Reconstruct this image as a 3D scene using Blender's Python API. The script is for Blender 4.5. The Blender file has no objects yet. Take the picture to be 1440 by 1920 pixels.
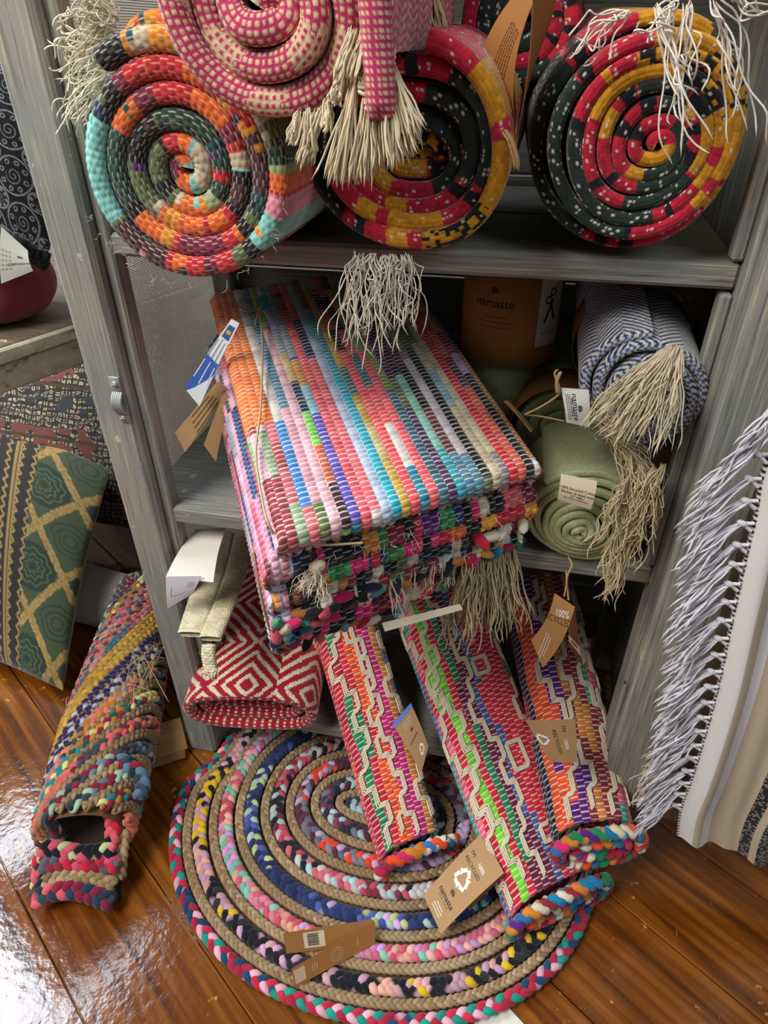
import bpy, math
import numpy as np
from mathutils import Vector

S = bpy.context.scene
C = S.collection
PI = math.pi

# ------------------------------------------------------------------ camera
CAM = np.array([0.5760457, -0.7385232, 1.1860917])
RX, RY, RZ = 0.9560293, 0.0067363, 0.2152232
FPX = 1261.66
cam_data = bpy.data.cameras.new('camera')
cam_data.sensor_fit = 'VERTICAL'
cam_data.sensor_height = 36.0
cam_data.sensor_width = 27.0
cam_data.lens = FPX / 1920 * 36.0
cam_data.clip_start = 0.01
cam = bpy.data.objects.new('camera', cam_data)
cam.location = CAM
cam.rotation_euler = (RX, RY, RZ)
C.objects.link(cam)
S.camera = cam

# ------------------------------------------------------------------ light
S.view_settings.view_transform = 'Standard'
S.view_settings.look = 'None'
S.view_settings.gamma = 1.0
S.view_settings.use_curve_mapping = False
S.view_settings.exposure = 0.08

world = bpy.data.worlds.new('world')
S.world = world
world.use_nodes = True
wbg = world.node_tree.nodes['Background']
wbg.inputs[0].default_value = (0.80, 0.88, 1.0, 1)
wbg.inputs[1].default_value = 0.10


def area(name, loc, target, sx, sy, power, col):
    l = bpy.data.lights.new(name, 'AREA')
    l.shape = 'RECTANGLE'
    l.size, l.size_y = sx, sy
    l.energy = power
    l.color = col
    o = bpy.data.objects.new(name, l)
    o.location = loc
    d = Vector(target) - Vector(loc)
    o.rotation_euler = d.to_track_quat('-Z', 'Y').to_euler()
    C.objects.link(o)
    return o


# daylight through the front and left windows of the shop
area('daylight_front_window', (-0.95, -1.35, 2.95), (0.45, 0.0, 0.5), 1.3, 1.3, 92, (1.0, 0.97, 0.93))
area('daylight_left_window', (-1.45, 0.25, 2.3), (0.1, -0.1, 0.6), 0.95, 0.9, 62, (0.80, 0.90, 1.0))
area('cool_light_right', (1.9, -1.3, 2.5), (0.7, 0.0, 0.6), 1.1, 1.1, 16, (0.85, 0.93, 1.0))  # weak cool area light from the right

# ------------------------------------------------------------------ helpers
rng = np.random.default_rng(11)


def _rot():
    cx, sx, cy, sy, cz, sz = (math.cos(RX), math.sin(RX), math.cos(RY), math.sin(RY), math.cos(RZ), math.sin(RZ))
    Rx = np.array([[1, 0, 0], [0, cx, -sx], [0, sx, cx]])
    Ry = np.array([[cy, 0, sy], [0, 1, 0], [-sy, 0, cy]])
    Rz = np.array([[cz, -sz, 0], [sz, cz, 0], [0, 0, 1]])
    return Rz @ Ry @ Rx


ROT = _rot()


def at(u, v, x=None, y=None, z=None):
    """a measured point of the photograph at a known x, y or z of the room, in metres"""
    d = ROT @ np.array([(u - 720) / FPX, -(v - 960) / FPX, -1.0])
    for val, i in ((x, 0), (y, 1), (z, 2)):
        if val is not None:
            t = (val - CAM[i]) / d[i]
            return CAM + t * d


def hx(h):
    h = h.lstrip('#')
    c = np.array([int(h[i:i + 2], 16) / 255 for i in (0, 2, 4)])
    return np.where(c <= 0.04045, c / 12.92, ((c + 0.055) / 1.055) ** 2.4)


def pal(s):
    return np.array([hx(h) for h in s.split()])


def nrm(v):
    v = np.asarray(v, float)
    return v / np.maximum(np.linalg.norm(v, axis=-1, keepdims=True), 1e-12)


ORG = {}


class MB:
    def __init__(self):
        self.V, self.F, self.K, self.n = [], [], [], 0

    def add(self, V, F, K):
        V = np.asarray(V, float).reshape(-1, 3)
        K = np.asarray(K, float)
        if K.ndim == 1:
            K = np.broadcast_to(K, V.shape)
        self.V.append(V)
        self.K.append(K.reshape(-1, 3))
        self.F.append(np.asarray(F, np.int64).reshape(-1, 4) + self.n)
        self.n += len(V)

    def build(self, name, mat, parent=None, smooth=True, origin=None):
        V = np.concatenate(self.V)
        F = np.concatenate(self.F)
        K = np.concatenate(self.K)
        if origin is None:
            if parent is not None:
                origin = ORG[parent.name]
            else:
                origin = np.array([V[:, 0].mean(), V[:, 1].mean(), V[:, 2].min()])
        origin = np.asarray(origin, float)
        me = bpy.data.meshes.new(name)
        me.vertices.add(len(V))
        me.vertices.foreach_set('co', (V - origin).astype(np.float32).ravel())
        me.loops.add(F.size)
        me.loops.foreach_set('vertex_index', F.ravel().astype(np.int32))
        me.polygons.add(len(F))
        me.polygons.foreach_set('loop_start', np.arange(0, F.size, 4, dtype=np.int32))
        me.polygons.foreach_set('use_smooth', np.full(len(F), smooth))
        me.update(calc_edges=True)
        a = me.color_attributes.new('Col', 'FLOAT_COLOR', 'POINT')
        rgba = np.ones((len(V), 4), np.float32)
        rgba[:, :3] = np.clip(K, 0, 1)
        a.data.foreach_set('color', rgba.ravel())
        me.materials.append(mat)
        me.validate()
        o = bpy.data.objects.new(name, me)
        C.objects.link(o)
        if parent is not None:
            o.parent = parent
            o.location = origin - ORG[parent.name]
        else:
            o.location = origin
        ORG[o.name] = origin
        return o


def tag(o, label=None, cat=None, group=None, kind=None):
    if label:
        o['label'] = label
    if cat:
        o['category'] = cat
    if group:
        o['group'] = group
    if kind:
        o['kind'] = kind
    return o


def thing(name, loc, label, cat, group=None):
    o = bpy.data.objects.new(name, None)
    o.empty_display_size = 0.05
    o.location = loc
    C.objects.link(o)
    ORG[o.name] = np.asarray(loc, float)
    return tag(o, label, cat, group)


def gfaces(nu, nv, cu=False, cv=False):
    iu = np.arange(nu if cu else nu - 1)
    iv = np.arange(nv if cv else nv - 1)
    A, B = np.meshgrid(iu, iv, indexing='ij')
    A2, B2 = (A + 1) % nu, (B + 1) % nv
    return np.stack([A * nv + B, A2 * nv + B, A2 * nv + B2, A * nv + B2], -1).reshape(-1, 4)


def gnormal(P):
    du = np.gradient(P, axis=0)
    dv = np.gradient(P, axis=1)
    return nrm(np.cross(du, dv))


def grid(mb, P, K, d=None, flip=False):
    if d is not None:
        n = gnormal(P)
        P = P + n * (np.asarray(d)[..., None]) * (-1 if flip else 1)
    mb.add(P, gfaces(P.shape[0], P.shape[1]), np.broadcast_to(K, P.shape))


def box(mb, a, b, K=(.5, .5, .5), bev=0.003, R=None, o=None):
    """box with chamfered edges between corners a and b; optional frame R (rows are axes) about o"""
    a, b = np.minimum(a, b).astype(float), np.maximum(a, b).astype(float)
    c, h = (a + b) / 2, (b - a) / 2
    bev = min(bev, h.min() * .9)
    V, F = [], []
    sg = [(sx, sy, sz) for sx in (-1, 1) for sy in (-1, 1) for sz in (-1, 1)]
    idx = {}
    for s in sg:
        for ax in range(3):
            p = np.array([s[k] * (h[k] - (0 if k == ax else bev)) for k in range(3)])
            idx[(s, ax)] = len(V)
            V.append(c + p)
    for ax in range(3):
        u, w = (ax + 1) % 3, (ax + 2) % 3
        for s in (-1, 1):
            q = []
            for (i, j) in ((-1, -1), (1, -1), (1, 1), (-1, 1)):
                t = [0, 0, 0]
                t[ax], t[u], t[w] = s, i, j
                q.append(idx[(tuple(t), ax)])
            F.append(q if s > 0 else q[::-1])
        for i in (-1, 1):          # edges running along ax
            for j in (-1, 1):
                t0, t1 = [0, 0, 0], [0, 0, 0]
                t0[ax], t0[u], t0[w] = -1, i, j
                t1[ax], t1[u], t1[w] = 1, i, j
                t0, t1 = tuple(t0), tuple(t1)
                q = [idx[(t0, u)], idx[(t1, u)], idx[(t1, w)], idx[(t0, w)]]
                F.append(q if i * j < 0 else q[::-1])
    for s in sg:
        q = [idx[(s, 0)], idx[(s, 1)], idx[(s, 2)], idx[(s, 2)]]
        F.append([q[0], q[1], q[2], q[0]])
    V = np.array(V)
    F2 = []
    for f in F:
        F2.append(f)
    if R is not None:
        V = np.asarray(o) + V @ np.asarray(R)
    # corner triangles are written as degenerate quads: split the midpoint instead
    Vl = [V]
    out = []
    n = len(V)
    extra = []
    for f in F2:
        if len(set(f)) == 3:
            p, q, r = f[0], f[1], f[2]
            m = (V[p] + V[q]) / 2
            extra.append(m)
            out.append([p, n + len(extra) - 1, q, r])
        else:
            out.append(f)
    if extra:
        Vl.append(np.array(extra))
    mb.add(np.concatenate(Vl), out, np.asarray(K, float))


def tubes(mb, P, r, K, sides=6, ref=None, flat=None):
    """batch of tubes. P (m,n,3); r scalar / (m,n); K (3,), (m,3) or (m,n,3); flat = height factor"""
    P = np.asarray(P, float)
    if P.ndim == 2:
        P = P[None]
    m, n = P.shape[:2]
    r = np.broadcast_to(np.asarray(r, float) if np.ndim(r) != 1 else np.asarray(r, float)[None], (m, n))
    K = np.asarray(K, float)
    if K.ndim == 1:
        K = K[None, None]
    elif K.ndim == 2:
        K = K[:, None]
    K = np.broadcast_to(K, (m, n, 3))
    T = nrm(np.gradient(P, axis=1))
    if ref is None:
        ref = np.array([.31, .47, .83])
    ref = np.broadcast_to(np.asarray(ref, float), T.shape)
    A = nrm(np.cross(T, ref))
    B = np.cross(A, T)
    ang = np.arange(sides) * 2 * PI / sides
    fl = 1.0 if flat is None else flat
    off = A[:, :, None] * np.cos(ang)[None, None, :, None] + B[:, :, None] * np.sin(ang)[None, None, :, None] * fl
    V = P[:, :, None] + off * r[:, :, None, None]
    F1 = gfaces(n, sides, cv=True)
    F = (F1[None] + (np.arange(m) * n * sides)[:, None, None]).reshape(-1, 4)
    mb.add(V.reshape(-1, 3), F, np.repeat(K.reshape(-1, 3), sides, axis=0))


def resample(P, n):
    P = np.asarray(P, float)
    d = np.concatenate([[0], np.cumsum(np.linalg.norm(np.diff(P, axis=0), axis=1))])
    t = np.linspace(0, d[-1], n)
    return np.stack([np.interp(t, d, P[:, i]) for i in range(P.shape[1])], 1)


def smooth_path(P, n=60):
    """Catmull-Rom through the points, then evenly spaced"""
    P = np.asarray(P, float)
    Q = np.vstack([2 * P[0] - P[1], P, 2 * P[-1] - P[-2]])
    out = []
    for i in range(1, len(Q) - 2):
        t = np.linspace(0, 1, 12, endpoint=False)[:, None]
        p0, p1, p2, p3 = Q[i - 1], Q[i], Q[i + 1], Q[i + 2]
        out.append(.5 * (2 * p1 + (p2 - p0) * t + (2 * p0 - 5 * p1 + 4 * p2 - p3) * t ** 2 + (3 * p1 - p0 - 3 * p2 + p3) * t ** 3))
    out.append(P[-1:])
    return resample(np.vstack(out), n)


def taper(n, e=2):
    r = np.ones(n)
    r[0] = r[-1] = 0.02
    if n > 6:
        r[1] = r[-2] = .75
    return r


def fringe(mb, roots, dirs, n, L, r, col, splay=.25, sag=.3, wig=.004, pts=14, down=(0, 0, -1), var=.15, sides=5, clump=.6):
    roots = np.atleast_2d(roots)
    dirs = nrm(np.broadcast_to(dirs, roots.shape))
    mr = len(roots)
    m = mr * n
    R0 = np.repeat(roots, n, axis=0) + rng.normal(0, .0016, (m, 3))
    D = np.repeat(dirs, n, axis=0)
    Ls = L * (1 + rng.uniform(-var, var, m))
    # strands gather into locks that share a sweep
    nl = max(n // 7, 1)
    lock = rng.normal(0, 1, (mr, nl, 3))
    lk_ = lock[np.repeat(np.arange(mr), n), rng.integers(0, nl, m)]
    per = lk_ * clump + rng.normal(0, 1, (m, 3)) * (1 - clump)
    per -= D * (per * D).sum(1, keepdims=True)
    t = np.linspace(0, 1, pts)
    P = (R0[:, None] + D[:, None] * (Ls[:, None] * t)[..., None]
         + per[:, None] * (splay * Ls[:, None] * t ** 1.2)[..., None]
         + np.asarray(down, float) * (sag * Ls[:, None] * t ** 2)[..., None])
    for f0, f1, am in ((3, 7, .75), (8, 15, .35)):
        ph = rng.uniform(0, 6.28, (m, 3))
        fr = rng.uniform(f0, f1, (m, 1))
        P += am * wig * (np.sin(fr[:, None] * t[None, :, None] + ph[:, None]) - np.sin(ph[:, None])) * (t ** .5)[None, :, None]
    K = np.asarray(col) * rng.uniform(.80, 1.06, (m, 1))
    e = np.ones(pts)
    e[0], e[-1] = .3, .05
    e[-2] = 1.1
    tubes(mb, P, r * np.broadcast_to(e, (m, pts)), K, sides)


def blob(mb, c, d, L, R, K, up=(0, 0, 1), flat=.9):
    """soft rag puff: short fat tapered tube along d"""
    t = np.linspace(-1, 1, 8)
    P = np.asarray(c)[None] + nrm(d)[None] * (t * L / 2)[:, None]
    r = R * np.sqrt(np.maximum(1 - t ** 2, 0.001)) ** .8
    tubes(mb, P, r, K, 8, ref=up, flat=flat)


def weave(along, across, cell, sw):
    row = np.floor(across / sw)
    fw = across / sw - row
    a = along / cell + .5 * (row % 2)
    k = np.floor(a)
    fs = a - k
    puff = (np.sin(PI * fs) ** .45) * (np.sin(PI * fw) ** .55)
    st = np.minimum(fs, 1 - fs) * cell
    return row.astype(int), k.astype(int), fs, fw, puff, st


TBL = rng.integers(0, 1 << 20, (512, 512))


def hsh(i, j=0):
    return TBL[np.asarray(i).astype(int) % 512, np.asarray(j).astype(int) % 512]


def h01(i, j=0):
    return (hsh(i, j) % 9973) / 9973.0


def vnoise(x, y, seed=0):
    """smooth value noise in 0..1"""
    xi, yi = np.floor(x), np.floor(y)
    fx, fy = x - xi, y - yi
    fx, fy = fx * fx * (3 - 2 * fx), fy * fy * (3 - 2 * fy)
    a = h01(xi + seed, yi)
    b = h01(xi + 1 + seed, yi)
    c = h01(xi + seed, yi + 1)
    d = h01(xi + 1 + seed, yi + 1)
    return (a * (1 - fx) + b * fx) * (1 - fy) + (c * (1 - fx) + d * fx) * fy


def sm(e0, e1, x):
    t = np.clip((x - e0) / (e1 - e0), 0, 1)
    return t * t * (3 - 2 * t)


def mix(a, b, m):
    return a * (1 - m[..., None]) + b * m[..., None]


# ------------------------------------------------------------------ materials
def new_mat(name):
    m = bpy.data.materials.new(name)
    m.use_nodes = True
    nt = m.node_tree
    return m, nt, nt.nodes, nt.links, nt.nodes['Principled BSDF']


def cloth_mat(name, rough=.9, bump=.35, scale=900, sheen=.25, var=.25):
    m, nt, N, L, b = new_mat(name)
    at_ = N.new('ShaderNodeAttribute')
    at_.attribute_name = 'Col'
    no = N.new('ShaderNodeTexNoise')
    no.inputs['Scale'].default_value = scale
    no.inputs['Detail'].default_value = 3
    tc = N.new('ShaderNodeTexCoord')
    L.new(tc.outputs['Object'], no.inputs['Vector'])
    mr = N.new('ShaderNodeMapRange')
    mr.inputs[3].default_value = 1 - var
    mr.inputs[4].default_value = 1 + var
    L.new(no.outputs['Fac'], mr.inputs[0])
    mx = N.new('ShaderNodeMix')
    mx.data_type = 'RGBA'
    mx.blend_type = 'MULTIPLY'
    mx.inputs[0].default_value = 1
    L.new(at_.outputs['Color'], mx.inputs[6])
    L.new(mr.outputs[0], mx.inputs[7])
    L.new(mx.outputs[2], b.inputs['Base Color'])
    bu = N.new('ShaderNodeBump')
    bu.inputs['Strength'].default_value = bump
    bu.inputs['Distance'].default_value = .001
    L.new(no.outputs['Fac'], bu.inputs['Height'])
    L.new(bu.outputs['Normal'], b.inputs['Normal'])
    b.inputs['Roughness'].default_value = rough
    b.inputs['Specular IOR Level'].default_value = .18
    b.inputs['Sheen Weight'].default_value = sheen
    b.inputs['Sheen Roughness'].default_value = .5
    return m


M_YARN = cloth_mat('woven_rag_yarn')
M_FINE = cloth_mat('fine_cotton_cloth', bump=.25, scale=1500, sheen=.15, var=.18)
M_JUTE = cloth_mat('jute_fibre', bump=.6, scale=700, sheen=.1, var=.45)
M_VELVET = cloth_mat('printed_velvet', rough=.8, bump=.2, scale=800, sheen=.5, var=.2)
M_CARD = cloth_mat('kraft_card', rough=.7, bump=.1, scale=900, sheen=0, var=.12)
M_PAPER = cloth_mat('white_paper', rough=.6, bump=.1, scale=300, sheen=0, var=.05)
M_INK = cloth_mat('printed_ink', rough=.6, bump=0, scale=400, sheen=0, var=.05)


def painted_wood(name, stretch, base='#9b9a92', streak='#c9bd9c', dark='#6b6356'):
    m, nt, N, L, b = new_mat(name)
    tc = N.new('ShaderNodeTexCoord')
    mp = N.new('ShaderNodeMapping')
    mp.inputs['Scale'].default_value = stretch
    L.new(tc.outputs['Object'], mp.inputs['Vector'])
    n1 = N.new('ShaderNodeTexNoise')
    n1.inputs['Scale'].default_value = 1.0
    n1.inputs['Detail'].default_value = 6
    n1.inputs['Roughness'].default_value = .65
    L.new(mp.outputs[0], n1.inputs['Vector'])
    n2 = N.new('ShaderNodeTexNoise')
    n2.inputs['Scale'].default_value = 7
    n2.inputs['Detail'].default_value = 5
    L.new(tc.outputs['Object'], n2.inputs['Vector'])
    cr = N.new('ShaderNodeValToRGB')
    e = cr.color_ramp
    e.elements[0].position = .33
    e.elements[0].color = (*hx(dark), 1)
    e.elements[1].position = .46
    e.elements[1].color = (*hx(base), 1)
    x = e.elements.new(.54)
    x.color = (*hx(base), 1)
    x = e.elements.new(.66)
    x.color = (*hx(streak), 1)
    L.new(n1.outputs['Fac'], cr.inputs[0])
    c2 = N.new('ShaderNodeValToRGB')
    c2.color_ramp.elements[0].position = .35
    c2.color_ramp.elements[0].color = (.72, .80, .86, 1)
    c2.color_ramp.elements[1].position = .65
    c2.color_ramp.elements[1].color = (1.0, .95, .86, 1)
    L.new(n2.outputs['Fac'], c2.inputs[0])
    mx = N.new('ShaderNodeMix')
    mx.data_type = 'RGBA'
    mx.blend_type = 'MULTIPLY'
    mx.inputs[0].default_value = .9
    L.new(cr.outputs[0], mx.inputs[6])
    L.new(c2.outputs[0], mx.inputs[7])
    # chips where the paint has gone
    n3 = N.new('ShaderNodeTexNoise')
    n3.inputs['Scale'].default_value = 38
    n3.inputs['Detail'].default_value = 4
    L.new(tc.outputs['Object'], n3.inputs['Vector'])
    c3 = N.new('ShaderNodeValToRGB')
    c3.color_ramp.elements[0].position = .70
    c3.color_ramp.elements[0].color = (0, 0, 0, 1)
    c3.color_ramp.elements[1].position = .73
    c3.color_ramp.elements[1].color = (1, 1, 1, 1)
    L.new(n3.outputs['Fac'], c3.inputs[0])
    mx2 = N.new('ShaderNodeMix')
    mx2.data_type = 'RGBA'
    L.new(c3.outputs[0], mx2.inputs[0])
    L.new(mx.outputs[2], mx2.inputs[6])
    mx2.inputs[7].default_value = (*hx('#cdbd92'), 1)
    L.new(mx2.outputs[2], b.inputs['Base Color'])
    bu = N.new('ShaderNodeBump')
    bu.inputs['Strength'].default_value = .5
    bu.inputs['Distance'].default_value = .002
    L.new(n1.outputs['Fac'], bu.inputs['Height'])
    L.new(bu.outputs['Normal'], b.inputs['Normal'])
    b.inputs['Roughness'].default_value = .5
    b.inputs['Specular IOR Level'].default_value = .35
    return m


M_PV = painted_wood('grey_painted_wood_upright', (330, 330, 9))
M_PH = painted_wood('grey_painted_wood_shelf', (9, 330, 360), base='#94958d')
M_CREAM = painted_wood('distressed_cream_paint', (8, 30, 60), base='#b9b3a0', streak='#d2ccb8', dark='#8a5a3a')
M_TABLE = painted_wood('worn_brown_board', (7, 90, 120), base='#6d5f52', streak='#8a7a66', dark='#4b3a2e')


def simple(name, col, rough=.5, metal=0.0, spec=.5):
    m, nt, N, L, b = new_mat(name)
    no = N.new('ShaderNodeTexNoise')
    no.inputs['Scale'].default_value = 60
    mr = N.new('ShaderNodeMapRange')
    mr.inputs[3].default_value = .85
    mr.inputs[4].default_value = 1.1
    L.new(no.outputs['Fac'], mr.inputs[0])
    mx = N.new('ShaderNodeMix')
    mx.data_type = 'RGBA'
    mx.blend_type = 'MULTIPLY'
    mx.inputs[0].default_value = 1
    mx.inputs[6].default_value = (*hx(col), 1)
    L.new(mr.outputs[0], mx.inputs[7])
    L.new(mx.outputs[2], b.inputs['Base Color'])
    b.inputs['Roughness'].default_value = rough
    b.inputs['Metallic'].default_value = metal
    b.inputs['Specular IOR Level'].default_value = spec
    return m


M_METAL = simple('painted_metal', '#9fa3a0', .35, .3)
M_WIRE = simple('wire_mesh', '#b9b1a4', .5, .0)
M_WALL = simple('wall_plaster', '#8a8378', .9)
M_GLAZE = simple('maroon_fabric', '#7a3238', .8, 0, .2)


def floor_mat():
    m, nt, N, L, b = new_mat('varnished_floorboards')
    tc = N.new('ShaderNodeTexCoord')
    mp = N.new('ShaderNodeMapping')
    ang = math.atan2(-.196, .298)
    mp.vector_type = 'POINT'
    mp.inputs['Rotation'].default_value = (0, 0, -ang)
    L.new(tc.outputs['Object'], mp.inputs['Vector'])
    # per-board offset
    sp = N.new('ShaderNodeSeparateXYZ')
    L.new(mp.outputs[0], sp.inputs[0])
    dv = N.new('ShaderNodeMath')
    dv.operation = 'DIVIDE'
    dv.inputs[1].default_value = .178
    L.new(sp.outputs['Y'], dv.inputs[0])
    fl = N.new('ShaderNodeMath')
    fl.operation = 'FLOOR'
    L.new(dv.outputs[0], fl.inputs[0])
    wn = N.new('ShaderNodeTexWhiteNoise')
    wn.noise_dimensions = '1D'
    L.new(fl.outputs[0], wn.inputs['W'])
    sc = N.new('ShaderNodeVectorMath')
    sc.operation = 'MULTIPLY'
    sc.inputs[1].default_value = (3.0, 55, 20)
    ad = N.new('ShaderNodeVectorMath')
    ad.operation = 'ADD'
    sc2 = N.new('ShaderNodeVectorMath')
    sc2.operation = 'SCALE'
    sc2.inputs['Scale'].default_value = 4
    L.new(wn.outputs['Color'], sc2.inputs[0])
    L.new(mp.outputs[0], ad.inputs[0])
    L.new(sc2.outputs[0], ad.inputs[1])
    L.new(ad.outputs[0], sc.inputs[0])
    n1 = N.new('ShaderNodeTexNoise')
    n1.inputs['Scale'].default_value = 1
    n1.inputs['Detail'].default_value = 7
    n1.inputs['Distortion'].default_value = .6
    L.new(sc.outputs[0], n1.inputs['Vector'])
    cr = N.new('ShaderNodeValToRGB')
    e = cr.color_ramp
    e.elements[0].position = .25
    e.elements[0].color = (*hx('#3d1e08'), 1)
    e.elements[1].position = .72
    e.elements[1].color = (*hx('#93591d'), 1)
    x = e.elements.new(.48)
    x.color = (*hx('#6d3a10'), 1)
    L.new(n1.outputs['Fac'], cr.inputs[0])
    # worn flecks
    n2 = N.new('ShaderNodeTexNoise')
    n2.inputs['Scale'].default_value = 42
    n2.inputs['Detail'].default_value = 6
    n2.inputs['Roughness'].default_value = .7
    L.new(tc.outputs['Object'], n2.inputs['Vector'])
    n4 = N.new('ShaderNodeTexNoise')
    n4.inputs['Scale'].default_value = 5
    L.new(tc.outputs['Object'], n4.inputs['Vector'])
    am = N.new('ShaderNodeMath')
    am.operation = 'MULTIPLY_ADD'
    am.inputs[1].default_value = .45
    L.new(n4.outputs['Fac'], am.inputs[0])
    L.new(n2.outputs['Fac'], am.inputs[2])
    c2 = N.new('ShaderNodeValToRGB')
    c2.color_ramp.elements[0].position = .88
    c2.color_ramp.elements[0].color = (0, 0, 0, 1)
    c2.color_ramp.elements[1].position = .93
    c2.color_ramp.elements[1].color = (.8, .8, .8, 1)
    L.new(am.outputs[0], c2.inputs[0])
    mx = N.new('ShaderNodeMix')
    mx.data_type = 'RGBA'
    L.new(c2.outputs[0], mx.inputs[0])
    L.new(cr.outputs[0], mx.inputs[6])
    mx.inputs[7].default_value = (*hx('#d09a45'), 1)
    # fine scratches
    sw_ = N.new('ShaderNodeVectorMath')
    sw_.operation = 'MULTIPLY'
    sw_.inputs[1].default_value = (260, 28, 20)
    L.new(tc.outputs['Object'], sw_.inputs[0])
    n5 = N.new('ShaderNodeTexNoise')
    n5.inputs['Scale'].default_value = 1
    n5.inputs['Detail'].default_value = 2
    L.new(sw_.outputs[0], n5.inputs['Vector'])
    c5 = N.new('ShaderNodeValToRGB')
    c5.color_ramp.elements[0].position = .73
    c5.color_ramp.elements[0].color = (0, 0, 0, 1)
    c5.color_ramp.elements[1].position = .77
    c5.color_ramp.elements[1].color = (.6, .6, .6, 1)
    L.new(n5.outputs['Fac'], c5.inputs[0])
    mx3 = N.new('ShaderNodeMix')
    mx3.data_type = 'RGBA'
    L.new(c5.outputs[0], mx3.inputs[0])
    L.new(mx.outputs[2], mx3.inputs[6])
    mx3.inputs[7].default_value = (*hx('#c08a3c'), 1)
    L.new(mx3.outputs[2], b.inputs['Base Color'])
    n3 = N.new('ShaderNodeTexNoise')
    n3.inputs['Scale'].default_value = 55
    n3.inputs['Detail'].default_value = 3
    L.new(tc.outputs['Object'], n3.inputs['Vector'])
    bu = N.new('ShaderNodeBump')
    bu.inputs['Strength'].default_value = .22
    bu.inputs['Distance'].default_value = .003
    L.new(n3.outputs['Fac'], bu.inputs['Height'])
    L.new(bu.outputs['Normal'], b.inputs['Normal'])
    b.inputs['Roughness'].default_value = .13
    b.inputs['Specular IOR Level'].default_value = .55
    return m


M_FLOOR = floor_mat()

# ------------------------------------------------------------------ the setting
pd = np.array([.298, -.196]) / math.hypot(.298, .196)   # direction the boards run
pn = np.array([.196, .298]) / math.hypot(.298, .196)
mb = MB()
for k in range(-12, 16):
    n0, n1 = -.0025 + k * .1786, -.0025 + (k + 1) * .1786
    cuts = [-3.2, rng.uniform(-1.9, -.9), 3.2]
    for a0, a1 in zip(cuts[:-1], cuts[1:]):
        R = np.array([[pd[0], pd[1], 0], [pn[0], pn[1], 0], [0, 0, 1]])
        box(mb, (a0 + .0006, n0 + .0009, -.02), (a1 - .0006, n1 - .0009, 0), hx('#824410'), .0012, R, (0, 0, 0))
R = np.eye(3)
box(mb, (-3.5, -3.5, -.03), (3.5, 3.5, -.012), hx('#824410'), .002)
tag(mb.build('floor', M_FLOOR, origin=(0, 0, 0), smooth=False), kind='structure')
mb = MB()
box(mb, (-2.0, .98, -.02), (2.6, 1.06, 2.8))
tag(mb.build('wall_back', M_WALL, origin=(0, 0, 0), smooth=False), kind='structure')

# ------------------------------------------------------------------ cabinet
ZT = 1.52
cab = thing('cabinet', (.425, .2, 0), 'grey painted wooden cupboard with open shelves, distressed frame and wire mesh side', 'cabinet')
G = hx('#8b8f8a')


def cpart(name, boxes, mat, parent=cab, bev=.004, lab=None):
    m_ = MB()
    for a_, b_ in boxes:
        box(m_, a_, b_, G, bev)
    o_ = m_.build(name, mat, parent, smooth=False)
    if lab:
        o_['label'] = lab
    return o_


cpart('stile', [((0, 0, 0), (.058, .045, ZT))], M_PV, bev=.006)
cpart('stop_bead', [((.058, .017, .07), (.074, .045, ZT))], M_PV, bev=.003)
cpart('stile', [((.779, 0, 0), (.85, .045, ZT))], M_PV, bev=.004)
cpart('stop_bead', [((.766, .017, .602), (.779, .04, .966))], M_PV, bev=.003)
cpart('stop_bead', [((.766, .017, .999), (.779, .04, ZT))], M_PV, bev=.003)
cpart('stile', [((0, .39, 0), (.05, .43, ZT))], M_PV)
cpart('stile', [((.80, .39, 0), (.85, .43, ZT))], M_PV)
cpart('shelf', [((.012, .02, .970), (.779, .22, .997)), ((.012, .222, .970), (.779, .42, .997))], M_PH)
cpart('shelf', [((.012, .02, .568), (.779, .42, .598))], M_PH)
cpart('shelf', [((.012, .02, .097), (.779, .42, .125))], M_PH)
cpart('top_board', [((-.02, -.02, ZT), (.87, .45, ZT + .03))], M_PH)
cpart('back_panel', [((.0, .43, .05 + .16 * k), (.85, .442, .05 + .16 * k + .157)) for k in range(9)], M_PH)
cpart('side_panel', [((.836, .045, .05), (.85, .39, ZT))], M_PV)
mb = MB()
sp_ = .0030
ys = np.arange(.045, .392, sp_)
zs = np.arange(.1, 1.5, sp_)
Pw = np.stack([np.stack([np.full(len(ys), .013), ys, np.full(len(ys), .1)], 1), np.stack([np.full(len(ys), .013), ys, np.full(len(ys), 1.5)], 1)], 1)
Ph = np.stack([np.stack([np.full(len(zs), .0135), np.full(len(zs), .045), zs], 1), np.stack([np.full(len(zs), .0135), np.full(len(zs), .392), zs], 1)], 1)
tubes(mb, Pw, .0006, hx('#b5aca0'), 4)
tubes(mb, Ph, .0006, hx('#b5aca0'), 4)
mb.build('mesh_panel', M_WIRE, cab)['label'] = 'fine grey wire mesh side panel'
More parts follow.
